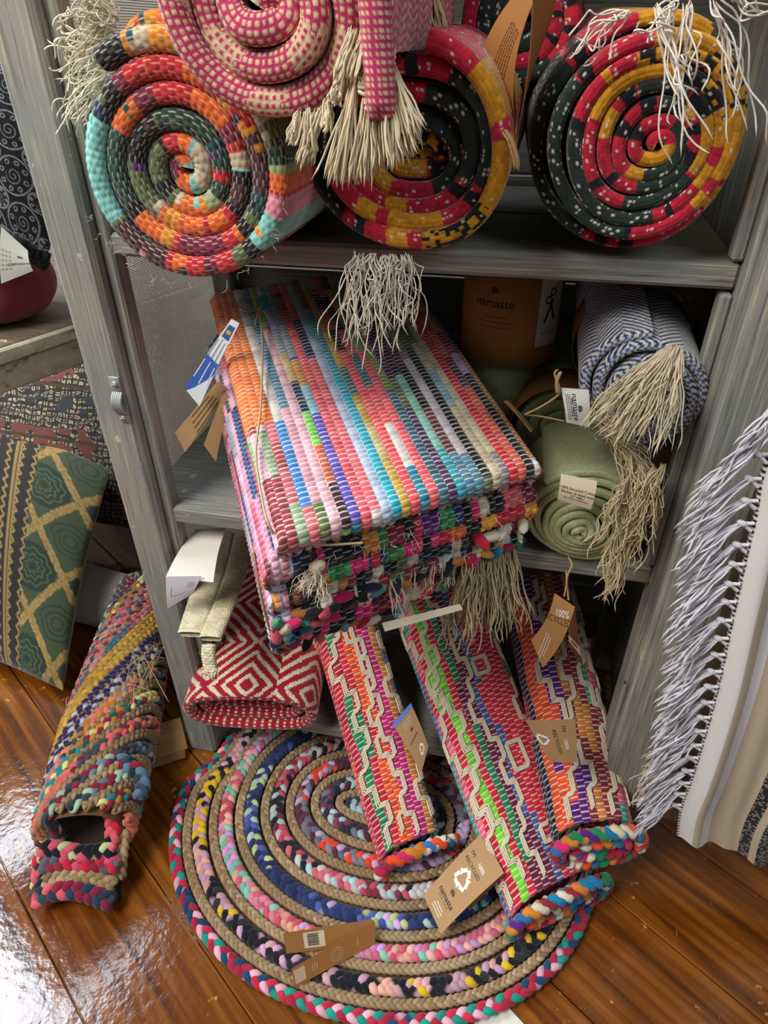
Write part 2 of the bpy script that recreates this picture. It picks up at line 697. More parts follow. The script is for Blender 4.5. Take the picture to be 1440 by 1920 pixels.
# latch keeper on the left stile
mb = MB()
lk = at(222, 748, y=-.002)
lx, lz = lk[0], lk[2]
box(mb, (lx - .008, -.0025, lz + .006), (lx + .008, .0005, lz + .032), G, .0015)
box(mb, (lx - .006, -.0025, lz - .036), (lx + .009, .0005, lz - .018), G, .0015)
Pk = np.stack([np.stack([np.full(9, lx + o_), -.002 - .009 * np.sin(np.linspace(0, PI, 9)), np.linspace(lz + .010, lz - .022, 9)], 1) for o_ in np.linspace(-.005, .007, 5)])
tubes(mb, Pk, .0022, G, 6)
kp = mb.build('latch_keeper', M_METAL, cab)
for dz in (.022, -.028):
    mb = MB()
    th = np.linspace(0, 1, 6)
    P = np.stack([np.full(6, lx + .001), -.0025 - .0035 * th, np.full(6, lz + dz)], 1)
    tubes(mb, P, .0045 * np.sqrt(1 - .97 * th ** 2), G, 14)
    box(mb, (lx - .003, -.0066, lz + dz - .0005), (lx + .005, -.0052, lz + dz + .0005), hx('#55524c'), .0002)
    mb.build('screw', M_METAL, kp)
# opened door, folded right back over the right stile
dr = math.radians(-4)
RD = np.array([[math.cos(dr), math.sin(dr), 0], [-math.sin(dr), math.cos(dr), 0], [0, 0, 1]])
OD = np.array([.782, -.031, 0])


def dpart(name, boxes, mat, parent):
    m_ = MB()
    for a_, b_ in boxes:
        box(m_, a_, b_, G, .004, RD, OD)
    return m_.build(name, mat, parent, smooth=False)


door = dpart('door', [((.0, 0, .153), (.135, .026, ZT - .02)), ((.365, 0, .153), (.50, .026, ZT - .02)), ((.135, .001, .153), (.365, .025, .29)), ((.135, .001, 1.36), (.365, .025, ZT - .02))], M_PV, cab)
door['label'] = 'opened door folded back against the right stile'
dpart('panel', [((.130, .010, .28), (.37, .016, 1.37))], M_PV, door)
for z_ in (.33, 1.24):
    mb = MB()
    tubes(mb, [[(.7795, -.008, z_), (.7795, -.008, z_ + .07)]], .004, G, 10)
    mb.build('hinge', M_METAL, door)


# ------------------------------------------------------------------ rolled textiles
sector = {}


def sector_id(table, Tg, Sg, wob=.12):
    """look up the colour code of a coil by its turn and by the angle round the roll"""
    deg = np.mod(np.degrees(sector['a']), 360)
    turn = np.clip(np.floor(Tg / (2 * PI)).astype(int), 0, len(table) - 1)
    out = np.zeros(Sg.shape, int)
    for k, row in enumerate(table):
        ends = np.array([r[0] for r in row])
        ids = np.array([r[1] for r in row])
        m = turn == k
        out[m] = ids[np.clip(np.searchsorted(ends, deg[m]), 0, len(ids) - 1)]
    return out


def spiral_roll(mb, c, ax, up, ro, turns, h, L, colf, e=0., a0=0., dirn=1, off=None, wob=0., seed=0,
                ds=.0016, dw=.0011, gap=1.0, zs=1.0, tin=.03, flatk=2.5, drift=(0, 0), lipd=.7, jit=.05):
    ax = nrm(ax)
    right = nrm(np.cross(ax, up))
    up = np.cross(right, ax)
    th = np.linspace(0, 2 * PI * turns, int(turns * 400))
    r = ro - h / 2 - h * th / (2 * PI)
    keep = r > h * .12
    th, r = th[keep], r[keep]
    ang = a0 + dirn * th
    rr = r * (1 + wob * np.sin(2 * ang + seed) + .6 * wob * np.sin(3 * ang + seed * 2.1 + .15 * th))
    rr = rr + h * jit * np.sin(th * .83 + seed) + h * jit * .7 * np.sin(th * 1.37 + 2 * seed)
    ee = e * np.clip(.72 + .28 * (r - h) / max(ro - h, 1e-6), .5, 1)
    fr_ = th / th[-1]
    X = rr * np.cos(ang) + ee * np.tanh(flatk * np.cos(ang)) + drift[0] * fr_
    Z = (rr * np.sin(ang)) * zs + drift[1] * fr_
    sl = np.concatenate([[0], np.cumsum(np.hypot(np.diff(X), np.diff(Z)))])
    n = int(sl[-1] / ds)
    s = np.linspace(0, sl[-1], n)
    X, Z, th, ang = (np.interp(s, sl, q) for q in (X, Z, th, ang))
    tx, tz = np.gradient(X, s), np.gradient(Z, s)
    nx, nz = tz * dirn, -tx * dirn
    ln = np.hypot(nx, nz)
    nx, nz = nx / ln, nz / ln
    o = np.zeros(n) if off is None else off(th, ang)
    hh = h / 2 * gap
    M = np.asarray(c) + X[:, None] * right + Z[:, None] * up + o[:, None] * ax
    Nn = nx[:, None] * right + nz[:, None] * up

    def part(sel, t0):
        to = np.arange(t0, hh, -dw)
        ph = np.linspace(0, PI, max(int(PI * hh / dw), 8))
        ti = np.arange(hh + dw, .02, dw * 2)
        nn = np.concatenate([np.full(len(to), hh), hh * np.cos(ph), np.full(len(ti), -hh)])
        tt = np.concatenate([to, hh - hh * lipd * np.sin(ph), ti])
        an = np.concatenate([np.ones(len(to)), np.cos(ph), -np.ones(len(ti))])
        at_ = np.concatenate([np.zeros(len(to)), -np.sin(ph), np.zeros(len(ti))])
        w = np.concatenate([to - hh + hh * PI / 2, hh * (PI / 2 - ph), -(ti - hh + hh * PI / 2)])
        Sg, Wg = np.meshgrid(s[sel], w, indexing='ij')
        Tg = np.broadcast_to(th[sel][:, None], Sg.shape)
        sector['a'] = a0 + dirn * Tg
        K, d = colf(Sg, Wg, Tg)
        P = (M[sel][:, None] + Nn[sel][:, None] * nn[None, :, None] + ax * tt[None, :, None])
        nv = Nn[sel][:, None] * an[None, :, None] + ax * at_[None, :, None]
        P = P + nv * d[..., None]
        mb.add(P, gfaces(P.shape[0], P.shape[1]), K)

    part(np.arange(n), tin)
    first = np.where(th <= 2 * PI + .25)[0]
    # outer turn of the roll's body
    tb = np.arange(tin, L, dw * 1.25)
    sel = first
    Sg, Tt = np.meshgrid(s[sel], tb, indexing='ij')
    Tg = np.broadcast_to(th[sel][:, None], Sg.shape)
    sector['a'] = a0 + dirn * Tg
    K, d = colf(Sg, Tt - hh + hh * PI / 2, Tg)
    P = M[sel][:, None] + Nn[sel][:, None] * (hh + d[..., None]) + ax * tb[None, :, None]
    mb.add(P, gfaces(P.shape[0], P.shape[1]), K)
    # closed far end
    ring = P[:, -1]
    m_ = ring.mean(0)
    q = np.linspace(1, 0.02, 6)
    Pc = m_ + (ring - m_)[:, None] * q[None, :, None]
    mb.add(Pc, gfaces(Pc.shape[0], 6), K[:, -1][:, None] * np.ones((1, 6, 1)))
    return dict(s=s, M=M, N=Nn, th=th, ax=ax, hh=hh, right=right, up=up)


def rag_col(palette, runs, sw=.0068, cell=.0066, amp=.0014, thread='#cfc3ab', alt=.05, th_w=.00042, table=None, groups=None):
    """strands run along the axis, colours change in blocks around the spiral"""
    base = np.asarray(palette)

    def f(Sg, Wg, Tg):
        row, k, fs, fw, puff, st = weave(Wg, Sg, cell, sw)
        idx = np.asarray(runs)[np.clip(row, 0, len(runs) - 1)]
        if table is not None:
            gid = sector_id(table, Tg, Sg)
            gm = np.asarray(groups)
            idx = gm[gid, hsh(np.floor(row / 2.5) + 13, gid) % gm.shape[1]]
        sel = h01(row + 7, np.floor(Wg / .05) + 3) < alt
        idx = np.where(sel, hsh(row + 31, np.floor(Wg / .05)) % len(base), idx)
        K = base[idx] * (.72 + .42 * h01(row, k + 5))[..., None]
        K = mix(K, np.broadcast_to(hx(thread), K.shape), (1 - sm(th_w * .6, th_w * 1.6, st)) * .8)
        return K, amp * (puff - .6)
    return f


def make_runs(segs):
    out = []
    for n, ids in segs:
        for i in range(n):
            out.append(ids[rng.integers(len(ids))])
    return out


def ikat_col(blocks, sw=.0042, amp=.0009, L0=.0, table=None):
    """blocks: list of (length m, palette index). small knit cells, jagged block ends, flecks"""
    P = pal('#b01c33 #14151a #22302a #c2861a #0e1013 #7d1528')
    ends = np.cumsum([b[0] for b in blocks])
    ids = np.array([b[1] for b in blocks])

    def f(Sg, Wg, Tg):
        row = np.floor(Wg / sw)
        jit = (h01(row + 3, 11) - .5) * .007
        cell = np.floor((Sg + jit) / .004)
        i = np.searchsorted(ends, np.mod(Sg + jit + L0, ends[-1] - 1e-6))
        i = np.clip(i, 0, len(ids) - 1)
        cid = ids[i]
        if table is not None:
            gid = sector_id(table, Tg, Sg + jit)
            alt_ = np.mod(np.floor((Sg + jit * 1.3) / .0125), 2).astype(int)
            al2 = np.mod(np.floor((Sg + jit) / .022), 2).astype(int)
            jag = (h01(np.floor(Sg / .005), np.floor(Wg / .004)) < .5).astype(int)
            # 0 red 1 black 2 green 3 yellow 4 red/black 5 yellow/red 6 yellow/black jagged
            cid = np.select([gid == 4, gid == 5, gid == 6], [alt_, np.where(al2 > 0, 3, 0), np.where(jag > 0, 3, 1)], gid)
        K = P[cid]
        v = h01(cell, row + 200)
        K = K * (.72 + .5 * v)[..., None]
        dark = (cid == 2) | (cid == 1)
        fs = (Sg + jit) / .004 - cell
        fw = Wg / sw - row
        core = (np.abs(fs - .5) < .30) & (np.abs(fw - .5) < .24)
        fl = (h01(cell + 77, row + 9) < np.where(cid == 2, .2, np.where(dark, .07, np.where(cid == 0, .13, .05)))) & core
        K = np.where(fl[..., None], hx('#c9c6b4') if True else K, K)
        return K, amp * ((np.abs(np.sin(PI * fs)) ** .6) * (np.abs(np.sin(PI * fw)) ** .6) - .5)
    return f


FR_CREAM = hx('#d9c9a6')
FR_WHITE = hx('#e6dfd0')


def roll_thing(name, label, cat, c, base_dz, group=None):
    return thing(name, (c[0], c[1], c[2] - base_dz), label, cat, group)


# --- the multicoloured rag rug roll, upper left
PR = pal('#7d2340 #c2262f #e2641f #23304f #26463b #5c6a45 #79c6bd #16181f #9fb07a #4a2a33 #d98a22 #e08a9a #5b2a6b #c8b89a #1f4c55')
c = at(328, 322, y=-.125)
t = roll_thing('rolled_rag_rug', 'rag rug roll coiled in turquoise, navy, orange and green, left end of top shelf', 'rug', c, .092)
segs = [(18, [3, 3, 13, 3, 10]), (16, [10, 13, 2, 3, 14]), (12, [8, 5, 9, 7]), (10, [7, 8, 1]), (9, [1, 1, 11, 12]), (10, [11, 8, 4, 14]),
        (20, [2, 10, 0, 1]), (18, [9, 7, 1, 0]), (14, [9, 3, 7, 9]), (26, [6, 6, 13, 6, 8]), (14, [3, 3, 3, 7]),
        (22, [0, 1, 2, 2, 1, 0]), (14, [7, 7, 9, 10]), (16, [9, 7, 14, 8]), (12, [5, 4, 8]), (14, [2, 1, 12, 0]), (20, [10, 0, 5, 4]), (16, [4, 4, 5, 14]),
        (18, [1, 0, 2, 0]), (12, [6, 7, 4]), (14, [9, 7, 5]), (20, [2, 2, 5, 1]), (18, [5, 5, 4, 7]), (12, [4, 5, 14]), (14, [1, 0, 1]),
        (14, [5, 7, 2]), (10, [6, 13, 6]), (16, [1, 2, 0]), (10, [6, 8, 10]), (20, [1, 0, 0])]
mb = MB()
LT = [[(12, 0), (30, 1), (62, 2), (80, 3), (108, 4), (150, 5), (200, 6), (214, 7), (250, 8), (262, 3), (300, 9), (318, 10), (338, 7), (349, 11), (360, 12)],
      [(22, 8), (60, 3), (100, 12), (130, 9), (150, 13), (208, 14), (218, 8), (258, 3), (315, 9), (332, 10), (348, 14), (360, 8)],
      [(15, 6), (60, 9), (128, 9), (232, 10), (285, 13), (322, 12), (345, 8), (360, 8)],
      [(110, 14), (240, 10), (300, 3), (322, 1), (345, 14), (360, 12)],
      [(60, 6), (140, 12), (190, 9), (280, 12), (360, 6)]]
GR = [[8, 5, 4], [5, 8, 13], [2, 10, 10], [2, 10, 1], [13, 10, 3], [3, 3, 7], [6, 6, 13], [8, 6, 5], [7, 9, 9], [0, 1, 2], [5, 5, 7], [11, 11, 11], [1, 1, 2], [10, 5, 2], [4, 14, 4]]
spiral_roll(mb, c, (.02, 1, .0), (0, 0, 1), .1085, 5.6, .0185, .33, rag_col(PR, make_runs(segs), table=LT, groups=GR), a0=math.radians(125), dirn=-1, wob=.02, seed=1,
            off=lambda th, a: .003 * np.sin(th * .9) + .0005 * th, zs=1.0)
mb.build('roll', M_YARN, t)
mb = MB()
for q in range(60):
    a = rng.uniform(0, 2 * PI)
    p = c + .101 * np.array([math.cos(a), 0, math.sin(a)])
    d = np.array([math.cos(a) + rng.normal(0, .5), -.3, math.sin(a) + rng.normal(0, .5)])
    fringe(mb, [p], [d], 1, rng.uniform(.004, .010), .00022, hx('#b8b2a4'), .5, .2, .003, 6)
mb.build('loose_thread', M_FINE, t)['kind'] = 'stuff'

# --- roll lying on top of it, further back, orange striped with white fringe
c2 = at(292, 88, y=.02)
c2 = np.array([c2[0] + .0, .03, c2[2] - .03])
t = roll_thing('rolled_rag_rug', 'small orange and navy rug roll with white fringe, above the turquoise edged roll', 'rug', c2, .055)
segs2 = [(20, [2, 2, 10, 1]), (14, [3, 13, 3]), (12, [10, 2]), (14, [13, 3, 3]), (20, [2, 1, 10]), (20, [3, 7, 13]), (30, [2, 0, 3, 13])]
mb = MB()
spiral_roll(mb, c2, (.12, 1, .06), (0, 0, 1), .062, 3, .018, .2, rag_col(PR, make_runs(segs2), amp=.001), a0=2.6, dirn=-1, wob=.03, seed=4)
mb.build('roll', M_YARN, t)
mb = MB()
rt = c2 + np.array([[-.030, -.03, .045], [-.04, -.03, .03], [-.045, -.03, .012], [-.025, -.03, .055]])
for r_, d_, l_ in zip(rt, [(-.9, -.15, .45), (-.85, -.15, .0), (-.6, -.2, -.8), (-.8, -.1, .5)], (.050, .045, .050, .035)):
    fringe(mb, [r_], [d_], 34, l_, .00075, hx('#e6dcc2'), .30, .35, .010, 18, clump=.75)
mb.build('fringe', M_FINE, t)

# --- pink and cream roll on top of the shelf rolls
PK = pal('#b8315f #d9bf95')
PB = [(.05, 0), (.03, 1), (.045, 0), (.025, 1), (.07, 0), (.035, 1), (.04, 0)]
pend = np.cumsum([b[0] for b in PB])
pid = np.array([b[1] for b in PB])


def pink_col(Sg, Wg, Tg):
    cs = .0058
    row = np.floor(Wg / cs)
    jit = (np.abs(np.mod(row, 8) - 4) - 2) * .004
    cell = np.floor((Sg + jit) / cs + .5 * (row % 2))
    i = np.clip(np.searchsorted(pend, np.mod(Sg + jit, pend[-1] - 1e-6)), 0, len(pid) - 1)
    idx = pid[i]
    fs = (Sg + jit) / cs + .5 * (row % 2) - cell
    fw = Wg / cs - row
    core = (np.abs(fs - .5) < .27) & (np.abs(fw - .5) < .24)
    K = PK[np.where(core, 1 - idx, idx)] * (.85 + .25 * h01(cell, row))[..., None]
    return K, .0009 * ((np.abs(np.sin(PI * fs)) ** .5) * (np.abs(np.sin(PI * fw)) ** .5) - .5)


cp = at(497, 8, y=-.17)
t = roll_thing('rolled_throw', 'pink and cream checked cotton throw rolled up on top of the rug rolls', 'throw', cp, .085)
mb = MB()
spiral_roll(mb, cp + np.array([-.004, 0, 0]), (.0, 1, .0), (0, 0, 1), .087, 4.2, .0215, .34, pink_col, e=.010, a0=math.radians(-20), dirn=1, wob=.02, seed=3, jit=.05, flatk=1.2,
            off=lambda th, a: .006 * np.sin(th * 1.3 + 1))
# folded loose end hanging at the right of the roll
q0 = cp + np.array([.078, -.012, .03])
sN = np.arange(0, .135, .0012)
wN = np.linspace(-PI, PI, 44)
Pe = q0 + np.stack([np.outer(np.ones(len(sN)), .0115 * np.cos(wN)) + (.010 * sN / .135)[:, None],
                    np.outer(np.ones(len(sN)), .012 * np.sin(wN)),
                    np.outer(.035 - sN, np.ones(len(wN)))], -1)
tp = np.minimum(1, np.sqrt(np.maximum(.135 - sN, 0.0) / .012) + .05)
Pe = q0 + (Pe - q0) * np.stack([np.ones_like(Pe[..., 0]), tp[:, None] * np.ones(len(wN)), np.ones_like(Pe[..., 0])], -1)
Sg, Wg = np.meshgrid(sN, wN * .0115, indexing='ij')
K, d = pink_col(Sg * .0 + np.floor(Sg / .0046) * .0046 * 0 + Sg * .30, Wg, None)
cs = .0046
rw = np.floor(Wg / cs)
ce = np.floor(Sg / cs)
core = (np.abs(Sg / cs - ce - .5) < .27) & (np.abs(Wg / cs - rw - .5) < .24)
K = PK[np.where(core, 1, 0)] * (.85 + .25 * h01(ce, rw))[..., None]
mb.add(Pe, gfaces(Pe.shape[0], Pe.shape[1]), K)
mb.build('roll', M_YARN, t)
tas = [((665, 150), (640, 335), .9), ((690, 160), (672, 330), 1.0), ((560, 215), (545, 265), .9), ((580, 210), (580, 280), .9), ((600, 205), (575, 300), 1.0),
       ((712, 120), (745, 300), 1.0), ((722, 118), (765, 275), 1.0), ((735, 130), (780, 250), .9), ((640, 150), (625, 190), .8), ((660, 60), (640, 150), .8), ((690, 40), (668, 150), .8),
       ((700, 190), (700, 320), 1.), ((615, 190), (610, 240), .8)]
for (u0, v0), (u1, v1), k_ in tas:
    a = at(u0, v0, y=-.178)
    b_ = at(u1, v1, y=-.182)
    mb = MB()
    Lb = np.linalg.norm(b_ - a)
    fringe(mb, [a], [b_ - a], 46, Lb * 1.02, .00085, FR_CREAM, .13, .0, .0016, 9, var=.08)
    if k_ == 1.0 and v0 > 110 and u0 > 650:
        for z_ in range(6):
            an = np.linspace(0, 2 * PI, 20)
            P = a + np.stack([.0065 * np.cos(an), .0065 * np.sin(an), np.full(20, .006 - z_ * .0022) + .002 * np.sin(an + z_)], 1)
            tubes(mb, P, .0016, FR_CREAM, 6, ref=(0, 0, 1))
        blob(mb, a, (0, 0, 1), .016, .0068, FR_CREAM)
    mb.build('tassel', M_FINE, t)

# --- middle ikat roll on the top shelf
blk1 = [(.03, 0), (.008, 1), (.035, 0), (.012, 3), (.01, 0), (.03, 3), (.02, 1), (.012, 3), (.02, 1), (.03, 3), (.014, 0), (.016, 3), (.05, 0), (.012, 1), (.012, 0), (.012, 1),
        (.012, 0), (.08, 2), (.09, 2), (.012, 0), (.010, 1), (.012, 0), (.01, 1), (.012, 0), (.022, 3), (.02, 0), (.03, 3), (.05, 0), (.018, 3), (.012, 1), (.02, 0), (.012, 3), (.1, 2),
        (.06, 2), (.012, 1), (.012, 0), (.02, 3), (.014, 0), (.022, 3), (.03, 0), (.02, 3), (.02, 0), (.03, 3), (.05, 2), (.02, 0), (.03, 3)]
cm = at(733, 287, y=-.08)
t = roll_thing('rolled_throw', 'green, red and mustard ikat roll in middle of top shelf, under the pink roll', 'throw', cm, .09)
mb = MB()
MT = [[(8, 3), (30, 5), (48, 3), (78, 0), (112, 4), (150, 0), (228, 2), (252, 4), (285, 5), (330, 6), (350, 3), (360, 5)],
      [(60, 2), (100, 0), (140, 4), (200, 2), (225, 0), (262, 5), (300, 3), (318, 0), (338, 4), (360, 2)],
      [(110, 2), (140, 1), (185, 2), (215, 4), (250, 0), (290, 5), (318, 0), (335, 4), (360, 2)],
      [(90, 2), (130, 6), (180, 5), (250, 3), (300, 0), (360, 2)],
      [(100, 6), (200, 5), (300, 3), (360, 4)]]
spiral_roll(mb, cm, (.0, 1, .02), (0, 0, 1), .094, 5.5, .0165, .34, ikat_col(blk1, table=MT), e=.014, a0=math.radians(75), dirn=-1, wob=.045, seed=2, jit=.14, drift=(.014, -.012),
            off=lambda th, a: .028 * np.clip(-np.cos(a), 0, 1) * (th < 6.6) + .0015 * th)
mb.build('roll', M_YARN, t)
mb = MB()
rt = np.array([at(u, 478, y=-.075) for u in np.linspace(668, 768, 9)])
fringe(mb, rt, [(x_, -.5, -.8) for x_ in np.linspace(-.12, .12, 9)], 9, .050, .00065, hx('#cfc4b0'), .12, .5, .011, 18, var=.35, clump=.8)
mb.build('fringe', M_FINE, t)


def band(name, c, ax, up, R, t0, t1, col, parent, e=0, arc=(0, 2 * PI), th=.0009, mat=None, lab=None):
    ax = nrm(ax)
    right = nrm(np.cross(ax, up))
    up = np.cross(right, ax)
    a = np.linspace(arc[0], arc[1], 120)
    m_ = MB()
    pr = [(t0, R), (t1, R), (t1, R + th), (t0, R + th), (t0, R)]
    P = np.stack([c + ((r_ * np.cos(a) + e * np.tanh(2.5 * np.cos(a)))[:, None] * right + (r_ * np.sin(a))[:, None] * up + t_ * ax) for t_, r_ in pr], 1)
    m_.add(P, gfaces(P.shape[0], 5), hx(col))
    o_ = m_.build(name, mat or M_CARD, parent)
    if lab:
        o_['label'] = lab
    return o_


band('belly_band', cm, (.0, 1, .02), (0, 0, 1), .0905, .20, .27, '#8a5a34', t, e=.012, lab='brown kraft belly band')
mb = MB()
tw = smooth_path([at(735, 40, y=.2), at(850, 45, y=.2), at(856, 55, y=.19), at(835, 60, y=.18)], 30)
jt = smooth_path([at(925, 225, y=-.06), at(950, 250, y=-.075), at(966, 285, y=-.08), at(972, 320, y=-.08)], 24)
tubes(mb, jt, .0022 * taper(24), hx('#a98a5a'), 6)
for q in range(3):
    tubes(mb, jt + rng.normal(0, .0012, (24, 3)).cumsum(0) * .3, .0009 * taper(24), hx('#b89a68'), 5)
mb.build('twine', M_JUTE, t)

# --- right ikat roll
blk2 = [(.03, 3), (.012, 1), (.02, 3), (.02, 0), (.012, 3), (.012, 0), (.012, 3), (.06, 0), (.012, 1), (.012, 0), (.012, 1), (.14, 2), (.10, 2), (.01, 1), (.01, 0), (.012, 1), (.016, 0),
        (.014, 1), (.05, 0), (.012, 3), (.05, 0), (.02, 3), (.012, 1), (.025, 3), (.014, 1), (.05, 3), (.012, 0), (.012, 3), (.10, 2), (.10, 2), (.012, 0), (.01, 1), (.012, 0),
        (.012, 1), (.05, 0), (.02, 3), (.02, 0), (.05, 3), (.014, 1), (.02, 3), (.02, 0), (.012, 3), (.07, 2), (.08, 2), (.012, 0), (.012, 1), (.05, 0), (.03, 3), (.02, 0), (.06, 3),
        (.05, 2), (.06, 2), (.03, 0), (.03, 3)]
cr_ = at(1196, 268, y=.0)
t = roll_thing('rolled_throw', 'large green, red and mustard ikat roll at the right end of top shelf', 'throw', cr_, .093)
mb = MB()
RTb = [[(20, 3), (62, 6), (98, 3), (118, 0), (138, 4), (246, 2), (278, 4), (312, 0), (340, 5), (360, 3)],
       [(25, 3), (60, 6), (95, 3), (122, 0), (142, 4), (238, 2), (268, 2), (280, 4), (315, 0), (338, 5), (360, 3)],
       [(20, 3), (50, 6), (105, 6), (130, 5), (150, 0), (168, 4), (250, 2), (285, 2), (300, 4), (325, 0), (360, 5)],
       [(30, 3), (75, 1), (120, 3), (146, 3), (172, 5), (215, 0), (238, 4), (255, 0), (300, 2), (325, 2), (345, 5), (360, 3)],
       [(30, 4), (62, 5), (112, 2), (140, 4), (172, 3), (215, 0), (232, 4), (262, 0), (330, 2), (360, 4)],
       [(95, 2), (130, 4), (190, 4), (232, 0), (262, 3), (360, 2)],
       [(110, 0), (170, 4), (235, 0), (330, 3), (360, 3)],
       [(180, 0), (360, 3)]]
spiral_roll(mb, cr_, (-.07, 1, .03), (0, 0, 1), .0985, 7.6, .0122, .36, ikat_col(blk2, table=RTb), a0=math.radians(60), dirn=1, wob=.03, seed=5, e=.004, jit=.1, drift=(.016, .002),
            off=lambda th, a: np.clip(.030 - .0075 * th, -.02, .03) + .010 * np.clip(-np.cos(a), 0, 1) * (th < 13))
mb.build('roll', M_YARN, t)
mb = MB()
rt = np.array([at(u, v, y=-.05) for u, v in ((1180, 20), (1230, 10), (1290, 5), (1340, 0), (1370, -8), (1260, 12))])
dirs = [(-.9, -.1, -.25), (.5, -.25, -.75), (.35, -.25, -.8), (.6, -.2, -.7), (.8, -.2, -.3), (-.2, -.3, -.3)]
Ls = [.04, .085, .06, .075, .03, .02]
for r_, d_, l_ in zip(rt, dirs, Ls):
    fringe(mb, [r_], [d_], 9, l_, .0008, hx('#e6dccc'), .22, .1, .009, 18, var=.3, clump=.8)
mb.build('fringe', M_FINE, t)

# --- ikat roll behind, between the two
cb = at(925, 60, y=.15)
t = roll_thing('rolled_throw', 'red and black striped ikat roll at back of top shelf, behind the kraft card', 'throw', cb, .06)
mb = MB()
blk3 = [(.016, 0), (.006, 1), (.014, 0), (.006, 1), (.05, 0), (.05, 2), (.05, 2), (.03, 0), (.008, 1)]
spiral_roll(mb, cb + np.array([.03, 0, .01]), (.05, 1, -.0), (0, 0, 1), .068, 4, .016, .2, ikat_col(blk3), a0=2.0, dirn=1, seed=7, wob=.03)
mb.build('roll', M_YARN, t)

# --- cream fringed roll behind the pink one
cf = at(745, -10, y=.02)
t = roll_thing('rolled_throw', 'throw end with a thick cream fringe lying behind the pink roll', 'throw', cf, .05)
mb = MB()


def plain_col(colour, cs=.0032, amp=.0005, var=.25, chev=0.):
    k0 = hx(colour)

    def f(Sg, Wg, Tg):
        w2 = Wg
        if chev:
            w2 = Wg + np.abs(np.mod(Sg, chev) - chev / 2) * 1.2
        row = np.floor(w2 / cs)
        cell = np.floor(Sg / cs)
        fs, fw = Sg / cs - cell, w2 / cs - row
        v = h01(cell, row)
        d = amp * (np.abs(np.sin(PI * fw)) ** .7 * (1 if chev else np.abs(np.sin(PI * fs)) ** .7) - .5)
        K = k0 * (1 - var / 2 + var * v)[..., None]
        if chev:
            K = K * (.78 + .3 * np.abs(np.sin(PI * fw)))[..., None]
        return K, d
    return f


spiral_roll(mb, cf + np.array([0, .03, .045]), (0, 1, 0), (0, 0, 1), .052, 2.6, .016, .16, plain_col('#a97a62'), a0=1, seed=3)
mb.build('roll', M_YARN, t)
mb = MB()
rt = np.array([at(u, -5, y=.03) for u in np.linspace(695, 815, 10)])
fringe(mb, rt, [(x_, -.35, -.8) for x_ in np.linspace(-.15, .25, 10)], 30, .062, .0009, hx('#c4ae84'), .16, .15, .004, 10)
mb.build('fringe', M_FINE, t)


